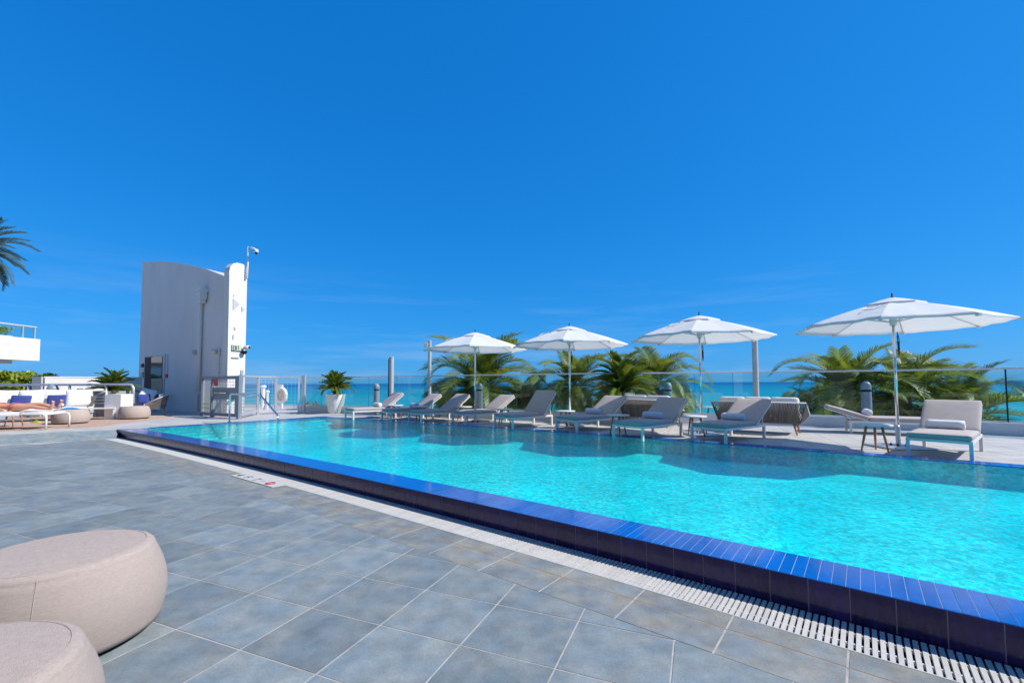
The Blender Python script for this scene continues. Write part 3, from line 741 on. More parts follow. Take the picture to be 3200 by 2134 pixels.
# ------------------------------------------------------------------ bollard lights and posts
def bollard():
    t = thing('bollard_light', '', 'bollard', (0, 0, 0), 0, 'blue grey domed bollards along the curb')
    q = MB(); q.lathe([(.11, 0), (.11, .90)], 20); part('body', q, M['bollard'], t, True, angle=40)
    q = MB()
    for z in (.905, .925): q.lathe([(.098, z), (.098, z+.012)], 20)
    q.lathe([(.085, .90), (.085, .99)], 20); part('louvre', q, M['dark'], t)
    q = MB(); q.lathe([(.11, .95), (.11, 1.02), (.108, 1.06), (.09, 1.11), (.055, 1.145), (.01, 1.155)], 20); part('dome', q, M['bollard'], t, True, angle=50)
    q = MB(); q.lathe([(.13, 0.0), (.13, .02)], 20); part('foot_flange', q, M['bollard'], t)
    return t
pb = bollard()
for i, (pp, lb) in enumerate([((1176, 1296), 'grey domed bollard behind the sunlit leftmost lounger'), ((1498, 1306), 'grey domed bollard beside the leftmost umbrella pole'),
                 ((2089, 1320), 'grey domed bollard behind the lounger and rope sofa, below the third umbrella'), ((2711, 1336), 'grey domed bollard near the rightmost umbrella pole')]):
    p = at(*pp)
    if i == 0: pb.location = p; pb['label'] = lb
    else: again(pb, p, 0, lb)
def post(px, py, top, r, label, flood=None, name='lamp_post'):
    p = at(px, py); t = thing(name, label, 'post', p)
    q = MB(); q.tube([(0, 0, 0), (0, 0, top)], r, 16); part('shaft', q, M['post_grey'], t, True, angle=40)
    q = MB(); q.lathe([(r*1.08, top-.01), (r*1.08, top+.02), (r*.5, top+.035)], 16); part('cap', q, M['post_grey'], t, True, angle=40)
    q = MB(); q.lathe([(r*1.7, 0), (r*1.7, .015)], 16); part('base_plate', q, M['silver'], t)
    if flood:
        q = MB(); q.box((-r-.06, -.02, top-.12), (.13, .12, .16)); part('floodlight', q, M['pillow'], t)
        q = MB(); q.box((-r-.06, -.083, top-.12), (.10, .006, .11)); part('lens', q, M['lampwarm'], t)
    return t
t = post(1222, 1298, 2.1, .085, 'short thick grey post with a painted shade strip near the leftmost lounger', name='shower_post')
q = MB(); q.box((-.088, -.02, 1.2), (.03, .05, 1.7)); part('shade_strip', q, M['dark'], t)  # near black strip standing in for the shaded left side of the post
q = MB(); q.lathe([(.02, 1.93), (.03, 1.96), (.02, 1.99)], 8, (-.1, -.05, 0)); part('shower_head', q, M['chrome'], t)
post(1342, 1302, 2.62, .058, 'slim tall grey post with a small floodlight, left of the leftmost umbrella', True)
post(2366, 1328, 2.42, .072, 'tall grey post rising behind the third umbrella canopy')

# ------------------------------------------------------------------ rope sofas on the far deck
def rope_sofa(label, loc, az, width, depth=.8, cushions=2, zback=.70, group='rope backed sofas'):
    # local +y is the way the sitter looks, -y is the rope back
    t = thing('rope_sofa', label, 'sofa', loc, -R(az), group)
    hw, hd = width/2, depth/2
    z0, z1 = .27, zback
    fl = .16
    bot = [(-hw*.86, hd-.05), (-hw*.86, -hd*.72), (hw*.86, -hd*.72), (hw*.86, hd-.05)]
    top = [(-hw, hd-.12), (-hw, -hd), (hw, -hd), (hw, hd-.12)]
    def lerp(a, b_, s_): return (a[0]+(b_[0]-a[0])*s_, a[1]+(b_[1]-a[1])*s_)
    q = MB(); qt = MB()
    for e in range(3):
        ln = math.hypot(top[e+1][0]-top[e][0], top[e+1][1]-top[e][1]); n = int(ln/.03)
        for i in range(n+1):
            s_ = i/n; a = lerp(bot[e], bot[e+1], s_); c = lerp(top[e], top[e+1], s_); zz = z1
            if e == 0: zz = z0+(z1-z0)*(.35+.65*s_)
            if e == 2: zz = z0+(z1-z0)*(1-.65*s_)
            q.bar((a[0], a[1], z0-.02), (c[0], c[1], zz), .019, .012)
    stuff(part('rope_weave', q, M['rope'], t))
    q = MB(); q.tube([(top[0][0], top[0][1], z0+.35*(z1-z0)), (top[1][0], top[1][1], z1), (top[2][0], top[2][1], z1), (top[3][0], top[3][1], z0+.35*(z1-z0))], .016, 8); part('top_rail', q, M['pillow'], t, True)
    q = MB(); q.prism([(-hw*.86, -hd*.72), (hw*.86, -hd*.72), (hw*.86, hd-.04), (-hw*.86, hd-.04)], .235, .285); part('seat_base', q, M['rope'], t)
    for sx_ in (-1, 1):
        for sy_ in (-1, 1):
            q = MB(); q.tube([(sx_*hw*.74, sy_*hd*.62, .24), (sx_*hw*.80, sy_*hd*.70, 0)], [.026, .016], 10); part('leg', q, M['wood'], t, True)
    n = cushions
    for i in range(n):
        cw = width*.84/n; x = -width*.42+cw*(i+.5)
        q = MB(); q.rbox((x, .09, .36), (cw-.01, depth*.66, .15), .045, 5, .015); part('seat_cushion', q, M['pillow'], t, True)
        q = MB(); T = Matrix.Translation((x, -hd*.50, .60)) @ Matrix.Rotation(R(-14), 4, 'X'); q.rbox((0, 0, 0), (cw+.02, .17, .42), .06, 5, .0, T); part('back_cushion', q, M['pillow'], t, True)
    return t
p = at(2040, 1335); rope_sofa('rope backed sofa with white cushions behind the lounger, next to the grey white planter', (p.x+.10, p.y+.45, W), 48, 1.55, .85, 2)
p = at(2395, 1354); rope_sofa('long dark rope backed sofa with pale cushions, right of the third umbrella pole', (p.x+.02, p.y+.30, W), 38, 1.9, .8, 3)

# ------------------------------------------------------------------ planters with cycads, palms
def frond_mesh(ln, leaf, n, arch, droop, seed, up0=.9, wid=.028, twist=.0, vshape=.35, taper=.35, start=.12, m=1):
    # local: base at origin, growing along +x, up is z
    rnd = random.Random(seed); q = MB(); pts = []
    a = up0; x = z = y = 0.; st = ln/24; yaw = 0
    for i in range(25):
        pts.append(Vector((x, y, z))); a -= arch/24*(.5+1.2*i/24); yaw += rnd.uniform(-.01, .01)
        x += st*math.cos(a); z += st*math.sin(a); y += st*yaw
    for i in range(n):
        s_ = start+(1-start)*i/(n-1); fi = min(23.999, s_*24); k = int(fi); fr = fi-k; p = pts[k].lerp(pts[k+1], fr); d = (pts[k+1]-pts[k]).normalized()
        side = Vector((0, 1, 0)); upn = side.cross(d)*-1
        L_ = leaf*(.55+.45*math.sin(min(1, s_*1.6+.15)*math.pi*.5))*(1-taper*max(0, s_-.55)/.45)*rnd.uniform(.88, 1.1)
        for sg in (-1, 1):
            dd = (side*sg*1.0 + d*(.45+.75*s_) + upn*(vshape+rnd.uniform(-.12, .12))).normalized()
            a0 = p; a1 = p+dd*L_*.5; dd2 = (dd+Vector((0, 0, -droop*(1+rnd.uniform(-.3, .3))))).normalized(); a2 = a1+dd2*L_*.3
            dd3 = (dd2+Vector((0, 0, -droop))).normalized(); a3 = a2+dd3*L_*.22
            wv = d.cross(dd).cross(dd).normalized(); wv = d*wid*.5
            q.add([a0-wv*.6, a0+wv*.6, a1+wv, a1-wv, a2+wv*.8, a2-wv*.8, a3], [(0, 1, 2, 3), (3, 2, 4, 5), (5, 4, 6)])
    r = MB(); r.tube(pts, [max(.004, .022*ln/2.6*(1-i/25)) for i in range(25)], 5)
    return q, r, pts
def make_fronds(nm, count, leafmat, stalk, **kw):
    res = []
    for s_ in range(count):
        k = dict(kw); k['seed'] = s_*13+len(nm)
        for key in ('arch', 'up0', 'ln'):
            if isinstance(k[key], tuple): k[key] = k[key][0]+(k[key][1]-k[key][0])*s_/max(1, count-1)
        q, r, pts = frond_mesh(**k)
        nq = len(q.f); q.add(r.v, r.f); me = q.mesh(nm); me.materials.append(leafmat); me.materials.append(stalk)
        for i, pl in enumerate(me.polygons):
            if i >= nq: pl.material_index = 1
        res.append(me)
    return res
COCO = make_fronds('frond', 5, M['frond'], M['rachis'], ln=(2.7, 3.3), leaf=.80, n=84, arch=(.9, 2.0), droop=.22, up0=.9, wid=.04)
COCO_OLD = make_fronds('frond', 2, M['frond_old'], M['rachis'], ln=(2.6, 3.0), leaf=.7, n=54, arch=(1.6, 2.2), droop=.5, up0=.6, wid=.034)
CYC = make_fronds('frond', 3, M['cycad'], M['rachis'], ln=(.68, .80), leaf=.17, n=44, arch=(.6, 1.2), droop=.1, up0=1.0, wid=.024, vshape=.55, start=.15)
DATE = make_fronds('frond', 3, M['date'], M['rachis'], ln=(1.9, 2.2), leaf=.36, n=90, arch=(.6, 1.1), droop=.12, up0=.7, wid=.022, vshape=.5, start=.1)

def crown(t, meshes, n, z, scale, el0, el1, seed, old=None, center=(0, 0), tmin=0):
    rnd = random.Random(seed); ga = 2.39996
    for i in range(n):
        f = i/(n-1); el = el0+(el1-el0)*f+rnd.uniform(-6, 6)
        me = rnd.choice(meshes)
        if old and f > .72 and rnd.random() < .5: me = rnd.choice(old)
        o = bpy.data.objects.new('frond', me); COL.objects.link(o); o.parent = t
        o.location = (center[0], center[1], z-.12*f*scale)
        # frond meshes start at a steep angle: pitch them down to the wanted elevation
        o.rotation_euler = (rnd.uniform(-.25, .25), -R(el-50), i*ga+rnd.uniform(-.2, .2)+seed)
        s_ = scale*rnd.uniform(.85, 1.1); o.scale = (s_, s_, s_)
def palm(loc, zc, label, n, scale, seed, ground=-6.3, lean=(0, 0)):
    t = thing('palm_tree', label, 'palm tree', (loc[0], loc[1], ground), 0, 'coconut palms rising behind the glass balustrade')
    h = zc-ground; q = MB(); pts = []; rr = []
    for i in range(22):
        s_ = i/21; pts.append((lean[0]*(s_**2-1), lean[1]*(s_**2-1), h*s_)); rr.append(.17-.05*s_+(.008 if i % 2 else 0))
    q.tube(pts, rr, 12); part('trunk', q, M['trunk'], t, True)
    crown(t, COCO, n, h, scale, 80, -38, seed, COCO_OLD)
    q = MB(); rnd = random.Random(seed)
    for i in range(7):
        a = i*.9; c = (math.cos(a)*.24, math.sin(a)*.24, h-.28-.08*(i % 2)); q.lathe([(.01, -.11), (.07, -.07), (.095, 0), (.07, .07), (.01, .10)], 8, c)
    part('coconut_cluster', q, M['orange_fruit'], t, True)
    return t
def behind(px, py, Y): return atY(px, py, Y)
for (px, py, Y, n, sc, sd_, lb, lean) in [
    (1500, 1178, 17.5, 30, .92, 1, 'broad palm crown behind the leftmost umbrella', (.6, .3)),
    (1795, 1165, 17.0, 24, .62, 2, 'upright palm crown behind the second umbrella pole', (-.5, .2)),
    (2050, 1160, 16.0, 26, .66, 3, 'palm crown behind the planted cycad, left of the third umbrella pole', (.4, .4)),
    (2640, 1185, 14.5, 28, .74, 4, 'palm crown left of the rightmost umbrella pole behind the glass', (.5, .2)),
    (2830, 1205, 14.2, 28, .78, 5, 'dark low palm crown right behind the rightmost umbrella pole', (-.4, .3)),
    (3010, 1255, 13.6, 22, .80, 6, 'rightmost palm crown with arching fronds near the dark glass corner', (.4, .5)),
    (2450, 1262, 16.5, 9, .42, 7, 'small young palm sprouting behind the long rope sofa', (0, 0)),
    (1400, 1240, 18.5, 20, .55, 8, 'low palm crown at the left edge of the palm group', (0, .3)),
    (1650, 1250, 18.0, 22, .66, 9, 'low dense palm crown between the first two umbrella poles', (0, .3)),
    (1900, 1270, 17.5, 20, .55, 10, 'low palm crown behind the cycad planter', (0, .3)),
    (2560, 1275, 15.6, 20, .55, 11, 'low bushy palm crown left of the rightmost bollard', (0, .3))]:
    p = behind(px, py, Y); palm((p.x, p.y), p.z-.45, lb, int(n*1.35), sc*1.0, sd_, lean=lean)

def planter(loc, label, pot_label, rt, rb, h, sc, n, pm, seed, trunk=.34, grp='potted cycads on the terrace', el=(82, 6)):
    pt = thing('planter', pot_label, 'planter', loc, 0, 'tapered planters')
    q = MB(); q.lathe([(rb*.96, 0), (rb, .02), (rt, h-.03), (rt*1.01, h), (rt*.93, h), (rt*.90, h-.06)], 32); part('pot', q, pm, pt, True, angle=40)
    q = MB(); q.lathe([(rt*.895, h-.08), (rt*.895, h-.05), (rt*.3, h-.03)], 20); part('soil', q, M['soil'], pt)
    t = thing('cycad', label, 'potted palm', (loc[0], loc[1], loc[2]+h-.05), 0, grp)
    q = MB(); pr = []
    for i in range(9): pr.append((.10*sc*(1.25-.3*abs(i-4)/4)+(.012 if i % 2 else 0), i*trunk/8))
    q.lathe(pr, 12); part('trunk', q, M['trunk'], t, True)
    crown(t, CYC, n, trunk, sc, el[0], el[1], seed)
p = at(1048, 1291); planter(p, 'compact cycad with short arched fronds in the white planter by the gate fence', 'tapered white planter holding a cycad beside the gate fence', .37, .27, .75, .95, 52, M['pot'], 21)
p = at(1946, 1318); planter(p, 'large spreading cycad with golden green fronds behind the rope sofa', 'pale planter holding the large cycad behind the rope sofa', .36, .27, .86, 1.45, 54, M['pot'], 22, .22)
p = behind(352, 1263, 16.6); planter((p.x, p.y, W), 'low cycad behind the steel handrail by the lift tower', 'round grey planter behind the steel handrail by the lift tower', .55, .45, .93, 1.08, 34, M['pot_grey'], 23, .15)

# ------------------------------------------------------------------ lift tower
TA0, TB0 = at(430, 1275.5), at(715, 1297.5)
TA0 = Vector((TA0.x, TA0.y)); TB0 = Vector((TB0.x, TB0.y))
fdir = (TB0-TA0).normalized(); fn = Vector((fdir.y, -fdir.x))          # fn points to the camera side
fn3 = Vector((fn.x, fn.y, 0)); P0 = Vector((TA0.x, TA0.y, W))
TC0 = TB0+Vector((.168, .385)); TD0 = TA0+Vector((1.2, 3.3))
tower = thing('lift_tower', 'tall white lift tower with curved sloping top and rounded fin at its right end', 'tower')
prof = []
for (px, py) in [(440, 822), (470, 819.5), (519, 819.6), (560, 824), (591, 830), (620, 837), (645, 843), (680, 856), (712, 869.5)]:
    p = onplane(px, py, P0, fn3); prof.append(((Vector((p.x, p.y))-TA0).dot(fdir), p.z))
FL_ = (TB0-TA0).length
prof = [(0, prof[0][1]-.03)]+[(s_, z) for s_, z in prof if .1 < s_ < FL_-.1]+[(FL_, prof[-1][1]-.05)]
b = MB()
front = [(TA0+fdir*s_, z) for s_, z in prof]
nback = len(front)
back = [(TD0.lerp(TC0, s_/FL_), z) for s_, z in prof]
for (p, z) in front: b.v.append((p.x, p.y, z))
for (p, z) in back: b.v.append((p.x, p.y, z))
for (p, z) in front: b.v.append((p.x, p.y, W-.05))
for (p, z) in back: b.v.append((p.x, p.y, W-.05))
n = nback
for i in range(n-1):
    b.f += [(i, i+1, n+i+1, n+i), (2*n+i, 2*n+i+1, i+1, i), (n+i, n+i+1, 3*n+i+1, 3*n+i)]
b.f += [(2*n, 0, n, 3*n), (n-1, 3*n-1, 4*n-1, 2*n-1)]
part('tower_wall', b, M['render_wall'], tower)
# thin coping that catches the sun along the curved top
b = MB(); k = 0
for (p, z), (q_, z2) in zip(front, back):
    o = fn*.03; b.v += [(p.x+o.x, p.y+o.y, z-.04), (p.x+o.x, p.y+o.y, z+.035), (q_.x, q_.y, z2+.035), (q_.x, q_.y, z2-.04)]
for i in range(n-1):
    q = 4*i
    for j in range(4): b.f.append((q+j, q+(j+1) % 4, q+4+(j+1) % 4, q+4+j))
part('coping', b, M['white'], tower)
# fin plate: faces the sun, rounded top
sdirv = (TC0-TB0).normalized(); sn = Vector((sdirv.y, -sdirv.x)); sn3 = Vector((sn.x, sn.y, 0))
SP = Vector((TB0.x+sn.x*.13, TB0.y+sn.y*.13, W))
pl = onplane(711, 1100, SP, sn3); pr = onplane(767, 1100, SP, sn3)
s0 = (Vector((pl.x, pl.y))-SP.xy).dot(sdirv); s1 = (Vector((pr.x, pr.y))-SP.xy).dot(sdirv)
zt = onplane(745, 822, SP, sn3).z
out = [(s0+.02, W-.05), (s1, W-.05), (s1, zt-.26), (s1-.03, zt-.12), (s1-.10, zt-.03), (s1-.20, zt), (s0+.30, zt), (s0+.15, zt-.06), (s0+.03, zt-.22), (s0-.01, zt-.40), (s0+.0, zt-.60)]
b = MB(); n = len(out)
for d_ in (.13, -.16):
    for s_, z in out:
        p = Vector((TB0.x, TB0.y))+sdirv*s_+sn*d_; b.v.append((p.x, p.y, z))
b.f = [tuple(range(n)), tuple(reversed(range(n, 2*n)))]+[(i, n+i, n+(i+1) % n, (i+1) % n) for i in range(n)]
part('fin_wall', b, M['render_wall'], tower)
def wallbox(name, px0, py0, px1, py1, depth, m, plane='f', parent=tower, proud=0.):
    pp, nn, dd = (P0, fn3, fdir) if plane == 'f' else (SP, sn3, sdirv)
    a = onplane(px0, py0, pp, nn); c = onplane(px1, py1, pp, nn)
    mid_ = (a+c)/2; wd = abs((c-a).xy.dot(dd)); ht = abs(a.z-c.z)
    q = MB(); ctr = mid_+nn*(depth/2+proud+.002)
    q.box((ctr.x, ctr.y, ctr.z), (wd, depth, ht), math.atan2(dd.y, dd.x)); return part(name, q, m, parent)
# lift door: dark panel, glazed leaf, steel lower leaf, frame
door = wallbox('door_frame', 454, 1113, 514, 1236, .03, M['post_grey'])
wallbox('door_panel', 457, 1117, 476, 1236, .02, M['dark'], parent=door, proud=.03)
wallbox('door_leaf', 477, 1117, 509, 1182, .02, M['darkglass'], parent=door, proud=.03)
wallbox('door_leaf', 477, 1183, 509, 1262, .02, M['steelpanel'], parent=door, proud=.03)
wallbox('door_leaf', 457, 1236.5, 476, 1262, .02, M['dark'], parent=door, proud=.03)
wallbox('call_panel', 445, 1137, 451, 1147, .05, M['dark']); wallbox('call_panel', 444, 1163, 450, 1180, .05, M['bollard'])
# downspout with its hopper
def wp(px, py, off=.09, plane='f'):
    pp, nn = (P0, fn3) if plane == 'f' else (SP, sn3); p = onplane(px, py, pp+nn*off, nn); return (p.x, p.y, p.z)
b = MB(); b.tube([wp(629, 935), wp(627.5, 960), wp(622, 1120), wp(619, 1226)], .07, 10); part('downspout', b, M['white'], tower, True)
b = MB(); c = Vector(wp(631, 924, .16)); b.box(tuple(c), (.34, .26, .30), math.atan2(fdir.y, fdir.x)); b.box((c.x, c.y, c.z+.2), (.46, .36, .10), math.atan2(fdir.y, fdir.x)); b.box((c.x, c.y, c.z-.22), (.2, .2, .16), math.atan2(fdir.y, fdir.x)); part('rain_hopper', b, M['white'], tower)
b = MB(); b.tube([wp(618.5, 1232, .05), wp(617, 1284, .05)], .03, 8); part('drain_pipe', b, M['post_grey'], tower)
b = MB(); b.tube([wp(684.5, 1100, .03), wp(684, 1172, .03)], .018, 6); c = Vector(wp(684.5, 1102, .05)); b.box(tuple(c), (.07, .06, .25), math.atan2(fdir.y, fdir.x)); part('conduit', b, M['white'], tower)
b = MB(); b.tube([wp(524, 1108, .03), wp(523, 1170, .03)], .012, 6); part('conduit', b, M['post_grey'], tower)
wallbox('fire_alarm', 518, 1169, 525, 1180, .05, M['red'])
def walllamp(px, py, m):
    c = Vector(wp(px, py, .12)); q = MB(); q.lathe([(.02, -.10), (.09, -.06), (.12, .03), (.10, .09), (.03, .11)], 14, tuple(c)); o = part('wall_lamp', q, m, tower, True)
    q = MB(); q.bar(tuple(c), wp(px, py, .0), .05); part('bracket', q, M['white'], o)
walllamp(669, 1100, M['lampwarm']); walllamp(610, 1102, M['post_grey'])
# sun facing fin: grey plates painting triangular shadows, exit sign, cameras
def tri(px, py, s_):
    pts = [onplane(x, y, SP+sn3*.004, sn3) for x, y in ((px, py-s_), (px+s_*1.15, py), (px, py+s_))]
    q = MB(); n3 = sn3*.02; q.v = [tuple(p) for p in pts]+[tuple(p+n3) for p in pts]; q.f = [(3, 4, 5), (2, 1, 0), (0, 1, 4, 3), (1, 2, 5, 4), (2, 0, 3, 5)]; part('triangle_shadow', q, M['post_grey'], tower)
tri(728, 951, 18.5); tri(755, 967, 9)
for (x0, y0, x1, y1) in ((731, 1022, 736, 1030), (727, 1046, 729.5, 1060), (729, 923, 731.5, 926)): wallbox('wall_fitting', x0, y0, x1, y1, .03, M['post_grey'], 's')
wallbox('sign_box', 722, 1116, 746, 1118.6, .05, M['post_grey'], 's'); wallbox('meter_cover', 752, 1156, 757, 1202, .05, M['silver'], 's')
es = wallbox('exit_sign', 723, 1077, 750, 1096, .06, M['sign_face'], 's')
tag(es, 'small exit sign with green letters on the sunlit end of the tower', 'sign'); es.parent = None
b = MB()
for i, ch in enumerate('EXIT'):
    x0 = 729.5+i*4.9; b = MB()
    for (a0, b0, a1, b1) in GL[ch]:
        P_ = [onplane(x0+a*4.2, 1093-b_*12.5, SP+sn3*.066, sn3) for a, b_ in ((a0, b0), (a1, b1))]
        b.bar(tuple(P_[0]), tuple(P_[1]), .022, .008, tuple(sn3))
    part('letter', b, M['green_sign'], es)
cm = thing('security_camera', 'white bullet camera sticking out beside the exit sign', 'camera', wp(757, 1090, .02, 's'), 0, 'security cameras on the tower')
dx = Vector(wp(779, 1087, .30, 's'))-Vector(wp(757, 1090, .02, 's'))
b = MB(); b.tube([(0, 0, 0), tuple(dx*.4)], .04, 8); part('bracket', b, M['white'], cm, True)
b = MB(); b.tube([tuple(dx*.35+Vector((0, 0, .03))), tuple(dx+Vector((0, 0, .02)))], .075, 12); part('housing', b, M['white'], cm, True)
b = MB(); b.tube([tuple(dx+Vector((0, 0, .02))), tuple(dx*1.04+Vector((0, 0, .02)))], .055, 10); part('lens', b, M['dark'], cm)
b = MB(); b.lathe([(.02, -.14), (.08, -.11), (.10, -.04), (.07, .0)], 12, tuple(dx*.3+Vector((0, 0, -.08)))); part('dome', b, M['dark'], cm, True)
mp_ = Vector(wp(769, 872, .05, 's'))
cm = thing('camera_mast', 'thin white mast on the tower top carrying a dome camera', 'camera mast', tuple(mp_), 0, 'security cameras on the tower')
top = Vector(wp(774, 772, .05, 's'))-mp_
b = MB(); b.tube([(-.03, 0, 0), (.03, 0, .02), (.05, 0, top.z*.5), (.06, 0, top.z)], .035, 8); part('pole', b, M['white'], cm, True)
b = MB(); b.tube([(.05, 0, top.z-.02), (.25, -.02, top.z-.06), (.36, -.02, top.z-.12)], .03, 8); part('arm', b, M['white'], cm, True)
b = MB(); b.lathe([(.02, .04), (.07, .02), (.08, -.06), (.07, -.10)], 12, (.38, -.02, top.z-.14)); part('housing', b, M['white'], cm, True)
b = MB(); b.lathe([(.06, .0), (.055, -.035), (.02, -.06)], 12, (.38, -.02, top.z-.245)); part('dome', b, M['dark'], cm, True)

# ------------------------------------------------------------------ mesh gate and fence
def frame_panel(name_root, a, c, h, m, mb_mesh, tube=.05, cell=.11, low=.06, post_a=True, post_c=True):
    d = (c-a); ln = d.length; d.normalize(); rz = math.atan2(d.y, d.x); T = Matrix.Translation((a.x, a.y, W)) @ Matrix.Rotation(rz, 4, 'Z')
    q = MB()
    for z in (low+tube/2, h-tube/2): q = MB(); q.box((ln/2, 0, z), (ln-.001, tube*.9, tube), 0, T); part('frame_rail', q, m, name_root)
    for ok, x in ((post_a, 0), (post_c, ln)):
        if ok: q = MB(); q.box((x, 0, h/2), (tube*1.1, tube*1.15, h), 0, T); part('post', q, m, name_root)
    q = MB(); nx = max(2, int(ln/cell)); nz_ = int((h-low)/cell)
    for i in range(1, nx): q.box((ln*i/nx, .004, h/2+low/2), (.008, .008, h-low-2*tube), 0, T)
    for i in range(1, nz_): q.box((ln/2, -.004, low+(h-low)*i/nz_), (ln-tube, .008, .008), 0, T)
    stuff(part('wire_mesh', q, mb_mesh, name_root))
    return T, ln
gA, gM, gB = at(631, 1299), at(663, 1302.8), at(747, 1309)
gate = thing('pool_gate', 'slate grey steel mesh gate with a long lever bolt in front of the tower', 'gate')
frame_panel(gate, gA, gM, 1.44, M['gate_grey'], M['post_grey'], .09, .10)
T, ln = frame_panel(gate, gM, gB, 1.44, M['gate_grey'], M['post_grey'], .10, .10, post_a=False)
q = MB(); q.box((ln/2, 0, .84), (ln-.1, .05, .40), 0, T); part('lock_panel', q, M['gate_grey'], gate)
q = MB(); q.box((ln*.93, -.003, .72), (ln*.13, .06, 1.3), 0, T); part('stile', q, M['gate_grey'], gate)
q = MB(); q.box((ln*.34, -.05, .86), (ln*.45, .03, .03), 0, T); q.box((ln*.06, -.05, .86), (.04, .05, .26), 0, T); part('lever_bolt', q, M['chrome'], gate)
q = MB(); q.box((ln*.18, -.06, 1.22), (.26, .01, .24), 0, T); sg = part('warning_sign', q, M['red'], gate)
for z in (.32, .45):
    q = MB(); T2 = Matrix.Translation((gA.x, gA.y, W)) @ Matrix.Rotation(math.atan2((gM-gA).y, (gM-gA).x), 4, 'Z'); q.box((.55, -.06, z), (.62, .01, .04), 0, T2); part('reflective_strip', q, M['yellow'], gate)
fence = thing('mesh_fence', 'silver framed wire mesh fence running from the gate corner towards the glass', 'fence')
for (a, c) in (((749, 1309), (805, 1296)), ((805, 1296), (860, 1292.8)), ((860, 1292.8), (933, 1290.6))):
    a, c = at(*a), at(*c); frame_panel(fence, a, c, 1.47, M['silver'], M['silver'], .07, .12, .12)
p = at(948, 1290); q = MB(); q.box((p.x, p.y, W+.74), (.12, .12, 1.48)); part('post', q, M['silver'], fence)
# life ring on its board behind the fence
p = at(862, 1284); lr = thing('life_ring_stand', 'white ring buoy hung on a pale board on a post behind the mesh fence', 'life ring', (p.x, p.y+.5, W), -.45)
q = MB(); q.box((0, 0, .55), (.08, .08, 1.1)); part('post', q, M['white'], lr)
q = MB(); q.box((-.12, -.05, .72), (.40, .03, .84)); part('backboard', q, M['white'], lr)
q = MB(); q.tube([(.10+.30*math.cos(t*math.pi/12), -.11, .66+.30*math.sin(t*math.pi/12)) for t in range(25)], .07, 10, False); part('ring', q, M['pillow'], lr, True)
q = MB(); q.lathe([(.23, -.01), (.23, .01)], 20, (0, 0, 0)); me = q.mesh('disc'); o = part('centre_disc', me, M['sand'], lr); o.rotation_euler.x = R(90); o.location = (.10, -.09, .66)
for (px, y_, h, r, lb) in ((771, 1288, 1.02, .085, 'thicker white shower post behind the mesh fence'), (784, 1290, .80, .055, 'thin shorter white post behind the mesh fence')):
    p = at(px, y_); t = thing('foot_shower', lb, 'shower post', (p.x, p.y+1.2, W))
    q = MB(); q.tube([(0, 0, 0), (0, 0, h)], r, 12); part('column', q, M['white'], t, True, angle=40)
    q = MB(); q.lathe([(r*1.4, h-.01), (r*1.45, h+.05), (r*1.1, h+.09)], 12); part('cap', q, M['white'], t, True, angle=40)
    q = MB(); q.bar((-r, 0, h*.85), (-r-.05, -.05, h*.4), .03); part('tap', q, M['dark'], t)
# sea oats outside the curb
q = MB(); rnd = random.Random(5)
for (px, py, Y, nn, hh) in ((968, 1262, 20.5, 60, .55), (1000, 1262, 20, 50, .4), (1030, 1263, 19.8, 30, .3)):
    c = atY(px, py, Y)
    for i in range(nn):
        x = c.x+rnd.gauss(0, .28); y = c.y+rnd.gauss(0, .2); h = hh*rnd.uniform(.4, 1); lx = rnd.uniform(-.15, .15); ly = rnd.uniform(-.1, .1)
        q.add([(x-.012, y, c.z-.4), (x+.012, y, c.z-.4), (x+lx*.5+.008, y+ly*.5, c.z-.3+h*.7), (x+lx, y+ly, c.z-.3+h)], [(0, 1, 2), (0, 2, 3)])
o = stuff(part('beach_grass', q, M['frond_old'])); o['label'] = 'tufts of beach grass outside the curb left of the white planter'; o['category'] = 'grass'

# handrail into the pool
ha, hb = at(717, 1319.5), at(868, 1346)
hr = thing('pool_handrail', 'bent chrome handrail stepping down into the left end of the pool', 'handrail')
zt_ = W+.86
m1 = Vector((ha.x, ha.y, zt_)); sA = (hb-ha).xy; m2p = onplane(815, 1228, (ha.x, ha.y, W), Vector((sA.y, -sA.x, 0)).normalized())
m3p = Vector((hb.x, hb.y, W+.34))
b = MB(); pts = [Vector((ha.x, ha.y, W)), Vector((ha.x, ha.y, zt_-.12)), Vector((ha.x, ha.y, zt_-.03)).lerp(m1, .3)+Vector((sA.x, sA.y, 0)).normalized()*.03, m1+Vector((sA.x, sA.y, 0)).normalized()*.12,
     Vector((m2p.x, m2p.y, zt_)), Vector((m2p.x, m2p.y, zt_)).lerp(m3p, .04)+Vector((0, 0, -.01)), m3p+Vector((0, 0, .03)), Vector((hb.x, hb.y, W+.26)), Vector((hb.x, hb.y, ZF))]
b.tube(pts, .024, 12); part('rail', b, M['chrome'], hr, True)
b = MB(); b.lathe([(.06, .0), (.06, .015), (.03, .03)], 16, (ha.x, ha.y, W)); part('flange', b, M['chrome'], hr)

